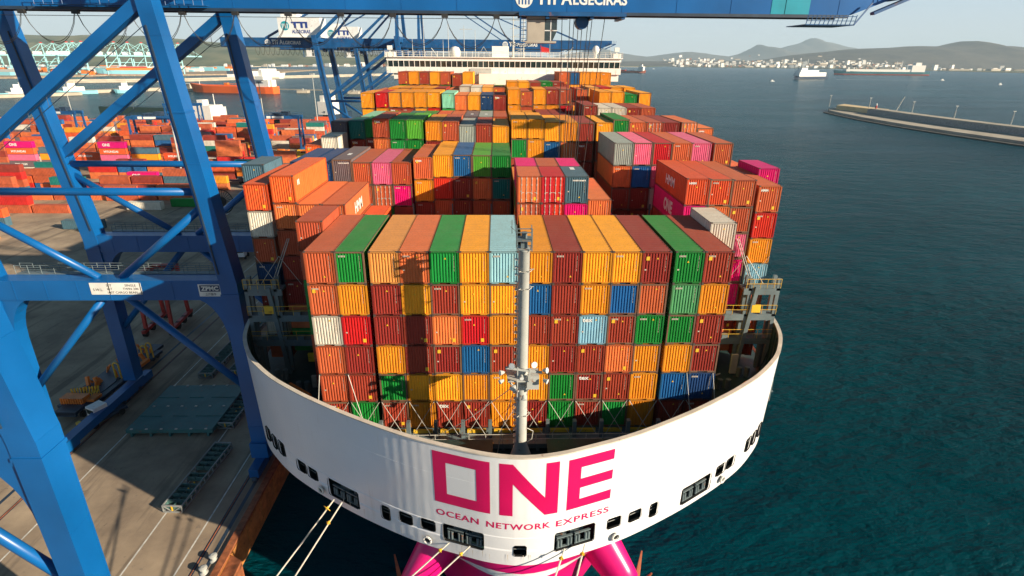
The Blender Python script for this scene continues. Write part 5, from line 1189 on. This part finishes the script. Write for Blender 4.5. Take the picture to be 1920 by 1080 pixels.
# ---------------------------------------------------------------- far terminal with pale cranes
t = thing('container_terminal', 'far container terminal platform with pale sheds at left', 'terminal', (0,0,0))
mb = MB(); mb.prism([(-1090,1960),(-1235,1900),(-1290,1600),(-1500,1500),(-2600,1700),(-2600,3200),(-950,3200),(-900,2200)],-6,3); mb.build('platform', M['quay'], t)
mb = MB(); rr = random.Random(5)
for k in range(420):
    x = rr.uniform(-2400,-1250); y = rr.uniform(1720,3100); l = rr.uniform(12,70); h = rr.choice((3,6,9,12,15)); mb.mat(rr.randrange(5)); mb.box(x,x+l,y,y+rr.uniform(6,20),3,3+h)
tag(mb.build('cargo_piles', [M['house_white'],M['maersk'],M['orange_eq'],M['mast'],M['cream']]), 'jumble of cargo, sheds and stacked boxes over the far left terminal', 'cargo', kind='stuff')
def far_crane_proto():
    t = thing('quay_crane', 'pale teal quay crane at the far terminal', 'crane', (0,0,0), 0, 'pale teal cranes of the far terminal'); m = paint('pale_teal_paint', (.30,.60,.62), .5, .1, .02)
    for y in (-10,10):
        for x in (-15,15): mb = MB(); mb.beam((x,y,0),(x*.9,y*.6,46),2.2); mb.build('leg', m, t)
        mb = MB(); mb.beam((-15,y,15),(15,y,15),2.4); mb.beam((-14,y*.8,15),(14,y*.6,44),1.3); mb.beam((-14.5,y*.75,30),(14,y*.7,30),1.4); mb.build('brace', m, t)
    for y in (-3,3): mb = MB(); mb.box(-45,66,y-1,y+1,45,48.5); mb.build('boom', m, t)
    mb = MB(); mb.beam((14,-6,46),(12,0,80),1.6); mb.beam((14,6,46),(12,0,80),1.6); mb.beam((-14,0,46),(12,0,80),1.4); mb.beam((12,0,80),(40,0,48),.9); mb.beam((12,0,80),(64,0,48),.9); mb.beam((12,0,80),(-42,0,48),.9); mb.build('apex_frame', m, t)
    mb = MB(); mb.box(-38,-18,-5,5,49,56); mb.build('machinery_house', M['house_white'], t); mb = MB(); mb.box(9,15,-1.5,1.5,79,82); mb.build('apex_light', M['red'], t); return t
fp = far_crane_proto(); fp.scale = (1.2,)*3; POS = [(-1205,1905),(-1180,1935),(-1150,1960),(-1118,1972),(-1085,1985),(-1052,2000),(-1330,1900),(-1390,1960),(-1470,2010),(-1560,2080),(-1290,1880),(-1660,2100),(-1760,2140)]
for i, (x, y) in enumerate(POS):
    r = fp if i == 0 else dup(fp, (x-30,y+40,3), .5)
    if i == 0: r.location = (x-30,y+40,3); r.rotation_euler.z = .5
    r['label'] = ORD[i+1]+' pale teal quay crane, counting from the moored blue ship' if i < 6 else ORD[i-5]+' pale teal quay crane behind the crossing blue braces'
# ---------------------------------------------------------------- far shores, hills, town
def land_mat(name, c0, c1, s=.002):
    m, n, b = base_mat(name); c = mixc(n, ramp(n, noise(n, s, 7, rough=.65), .38, .62), c0, c1); n.links.new(c, b.inputs['Base Color']); b.inputs['Roughness'].default_value = .95; b.inputs['Specular IOR Level'].default_value = .1; return m
M['hill'] = land_mat('dry_hillside', (.065,.064,.060), (.125,.112,.092)); M['hillg'] = land_mat('green_hillside', (.060,.085,.040), (.17,.165,.085), .003); M['shore'] = paint('sandy_shore', (.55,.46,.34), .9, .2, .01)
def hill(name, pts, y0, depth, mt, z0=-2, seed=1):
    """ridge: pts = (x, height); a grid falling away in front and behind, with gullies"""
    r = random.Random(seed); mb = MB(); n = 90; m = 14; x0, x1 = pts[0][0], pts[-1][0]; rows = []
    def H(x):
        for (a, ha), (b, hb) in zip(pts[:-1], pts[1:]):
            if a <= x <= b: t = (x-a)/(b-a); t = t*t*(3-2*t)*.5+t*.5; return ha+(hb-ha)*t
        return 0
    from mathutils import noise as mn
    for i in range(n+1):
        x = x0+(x1-x0)*i/n; row = []
        for j in range(m+1):
            v = j/m; prof = math.sin(min(1, v/.55)*math.pi/2)**1.1 if v < .55 else math.cos((v-.55)/.45*math.pi/2)
            nz = mn.fractal(Vector((x*.0011*3000/depth, v*2.6, seed*3.1)), 1.0, 2.0, 5)
            hz = H(x)*(prof*(1+.0*nz)+.13*nz*min(1, v*4)*(1 if abs(v-.55) > .08 else .25)); row.append(len(mb.v)); mb.v.append((x+nz*depth*.05, y0+v*depth, max(z0, z0+hz)))
        rows.append(row)
    for a, c in zip(rows[:-1], rows[1:]):
        for j in range(m): mb.f.append((a[j],c[j],c[j+1],a[j+1])); mb.m.append(0)
    return struct(mb.build(name, mt, smooth=True))
hill('hill', [(x*1.34,(h-45)*1.5+50) for x, h in [(2700,0),(3400,80),(4100,165),(4600,205),(5000,225),(5450,252),(5800,252),(6130,315),(6500,262),(7200,235),(8500,235),(10500,80)]], 8500, 3600, M['hill'], seed=2)
hill('hill', [(-9500,240),(-6200,315),(-5500,300),(-4200,290),(-3700,275),(-3000,215),(-2300,170),(-1700,120),(-900,90),(-100,60),(600,0)], 5900, 3200, M['hillg'], seed=3)
hill('mountain', [(8600,0),(9600,200),(10700,560),(11500,760),(12100,980),(12700,850),(13500,560),(14500,480),(16500,100)], 21000, 4000, M['hill'], seed=4)
hill('mountain', [(1500,100),(2600,330),(3500,560),(4300,380),(5200,240),(6500,400),(7300,330),(8200,260),(8700,380),(9300,690),(9800,500),(11000,330),(13000,420),(17000,380),(24000,200)], 18500, 5000, M['hill'], seed=5)
hill('hill', [(900,30),(1900,60),(2500,72),(3400,85),(4200,95),(5200,100),(6500,60)], 9600, 2500, M['hill'], seed=7)
hill('mountain', [(-16000,500),(-11000,620),(-9000,480),(-6000,420),(-3000,300),(-500,240),(1500,180),(2500,0)], 15000, 5000, M['hill'], seed=6)
mb = MB()
mb.prism([(-8000,5900),(-1950,3800),(-1600,5350),(-900,6200),(100,7000),(1840,7400),(2480,8900),(2600,7900),(3250,7750),(3950,7600),(4050,6750),(4230,5700),(4170,4640),(9000,3500),(30000,9000),(30000,30000),(-20000,30000),(-9000,9000)], -4, 1.5)
struct(mb.build('coast', M['hillg']))
mb = MB(); 
def band(a, b, w):
    a, b = Vector(a), Vector(b); n = Vector((-(b-a).y, (b-a).x)).normalized()*w; mb.prism([(a.x,a.y),(b.x,b.y),(b.x+n.x,b.y+n.y),(a.x+n.x,a.y+n.y)], -3, 2.2)
for a, b in (((-1950,3795),(-1600,5340)),((-1600,5340),(-900,6190)),((-900,6190),(100,6990)),((100,6990),(1840,7390)),((4050,6740),(4230,5690)),((4230,5690),(4170,4630)),((4170,4630),(9000,3490))): band(a, b, 70)
struct(mb.build('beach', M['shore']))
# pale buildings of the towns across the bay
HB = []
for k in range(5):
    mb = MB(); w, d, h = ((26,18,14),(38,20,9),(18,16,24),(60,30,8),(22,14,18))[k]; mb.box(-w/2,w/2,-d/2,d/2,0,h); bm_ = mb.mesh('walls', [M['cream'] if k % 2 == 0 else M['stone']])
    mb = MB(); mb.prismY([(-w/2-.5,h),(w/2+.5,h),(w/2,h+1.2),(-w/2,h+1.2)], -d/2-.5, d/2+.5); rm_ = mb.mesh('roof', [M['rust'] if k in (1,4) else M['stone']]); HB.append((bm_, rm_))
mb = MB(); rr = random.Random(8)
for k in range(46): x = -98-rr.random()*34; y = 262+rr.random()*26; mb.mat(rr.randrange(3)); w = rr.uniform(1.5,5); mb.box(x,x+w,y,y+rr.uniform(1,3),QZ,QZ+rr.uniform(.8,3.4))
tag(mb.build('lashing_gear_heap', [M['orange_eq'],M['yellow'],M['rust']]), 'heap of orange and yellow lashing gear between the second and third legs', 'gear', kind='stuff')
rr = random.Random(21)
def house(x, y, z, s, label, group):
    t = thing('town_building', label, 'building', (x,y,z), rr.uniform(-.4,.4), group); t.scale = (s*1.2,s,s*rr.uniform(.7,1.3)); a, b_ = rr.choice(HB); link('walls', a, t); link('roof', b_, t)
for k in range(200):
    u = rr.random(); x = 2450+u*2300+rr.gauss(0,60); y = 8050-u*u*1300+abs(rr.gauss(0,380))
    house(x, y, 2+max(0,(y-8050+u*u*1300))*.11, rr.uniform(.9,2.0), 'small pale building in the white town below the right hills', 'buildings of the town across the bay')
for k in range(64):
    u = rr.random(); x = 4150+rr.uniform(0,2600); y = 6600-u*600-(x-4200)*.55+rr.uniform(100,400); y = max(y, 4700-(x-4200)*.2+150)
    house(x, y, 2, rr.uniform(1.1,2.3), 'small building along the shore under the far right hill', 'buildings along the right shore')
for k in range(36):
    u = rr.random(); x = -1900+u*2300; y = (4000+u*3300)+abs(rr.gauss(0,160)); 
    house(x, y+120, 2, rr.uniform(.8,1.6), 'small white building along the shore behind the left harbour', 'buildings along the left shore')
mb = MB()
for k in range(520):
    r_ = rr.random()
    if r_ < .55: u = rr.random(); x = 2400+u*2500; y = 8050-u*u*1300+abs(rr.gauss(0,450)); z = 2+max(0,(y-8050+u*u*1300))*.11
    elif r_ < .8: x = 4150+rr.uniform(0,3600); y = max(6600-(x-4200)*.6+rr.uniform(100,500), 4700-(x-4200)*.22+150); z = 2
    else: u = rr.random(); x = -1900+u*2300; y = 4100+u*3300+abs(rr.gauss(0,160)); z = 2
    w = rr.uniform(8,34); mb.mat(rr.randrange(4)); mb.box(x,x+w,y,y+12,z-2,z+rr.uniform(5,20))
tag(mb.build('town_fabric', [M['cream'],M['stone'],M['rust'],M['house_white']]), 'dense low rows of tiny buildings along the far shores', 'buildings', kind='stuff')
mb = MB(); mb.tube((0,0,0),(0,0,120),5,3.5,n=8); CHM = mb.mesh('chimney', [M['cream']])
for i, (x, y, s) in enumerate(((3900,7900,1),(4010,7900,.8),(4080,7850,.9),(4230,7700,.75),(4330,7700,1.0),(4640,6900,.7),(4700,6900,.75))):
    o = link('chimney', CHM, loc=(x,y,2)); o.scale = (s,s,s); tag(o, ORD[i+1]+' tall pale chimney from the left above the far town', 'chimney', 'tall chimneys across the bay')
# ---------------------------------------------------------------- air
m = bpy.data.materials.new('haze_air'); m.use_nodes = True; n = m.node_tree; n.nodes.clear(); o_ = n.nodes.new('ShaderNodeOutputMaterial'); v = n.nodes.new('ShaderNodeVolumePrincipled')
v.inputs['Color'].default_value = (.66,.86,1,1); v.inputs['Density'].default_value = .000034; v.inputs['Anisotropy'].default_value = .0; n.links.new(v.outputs[0], o_.inputs['Volume'])
mb = MB(); mb.box(-20000,30000,-2900,27000,-10,1000); tag(mb.build('haze', m), kind='stuff')
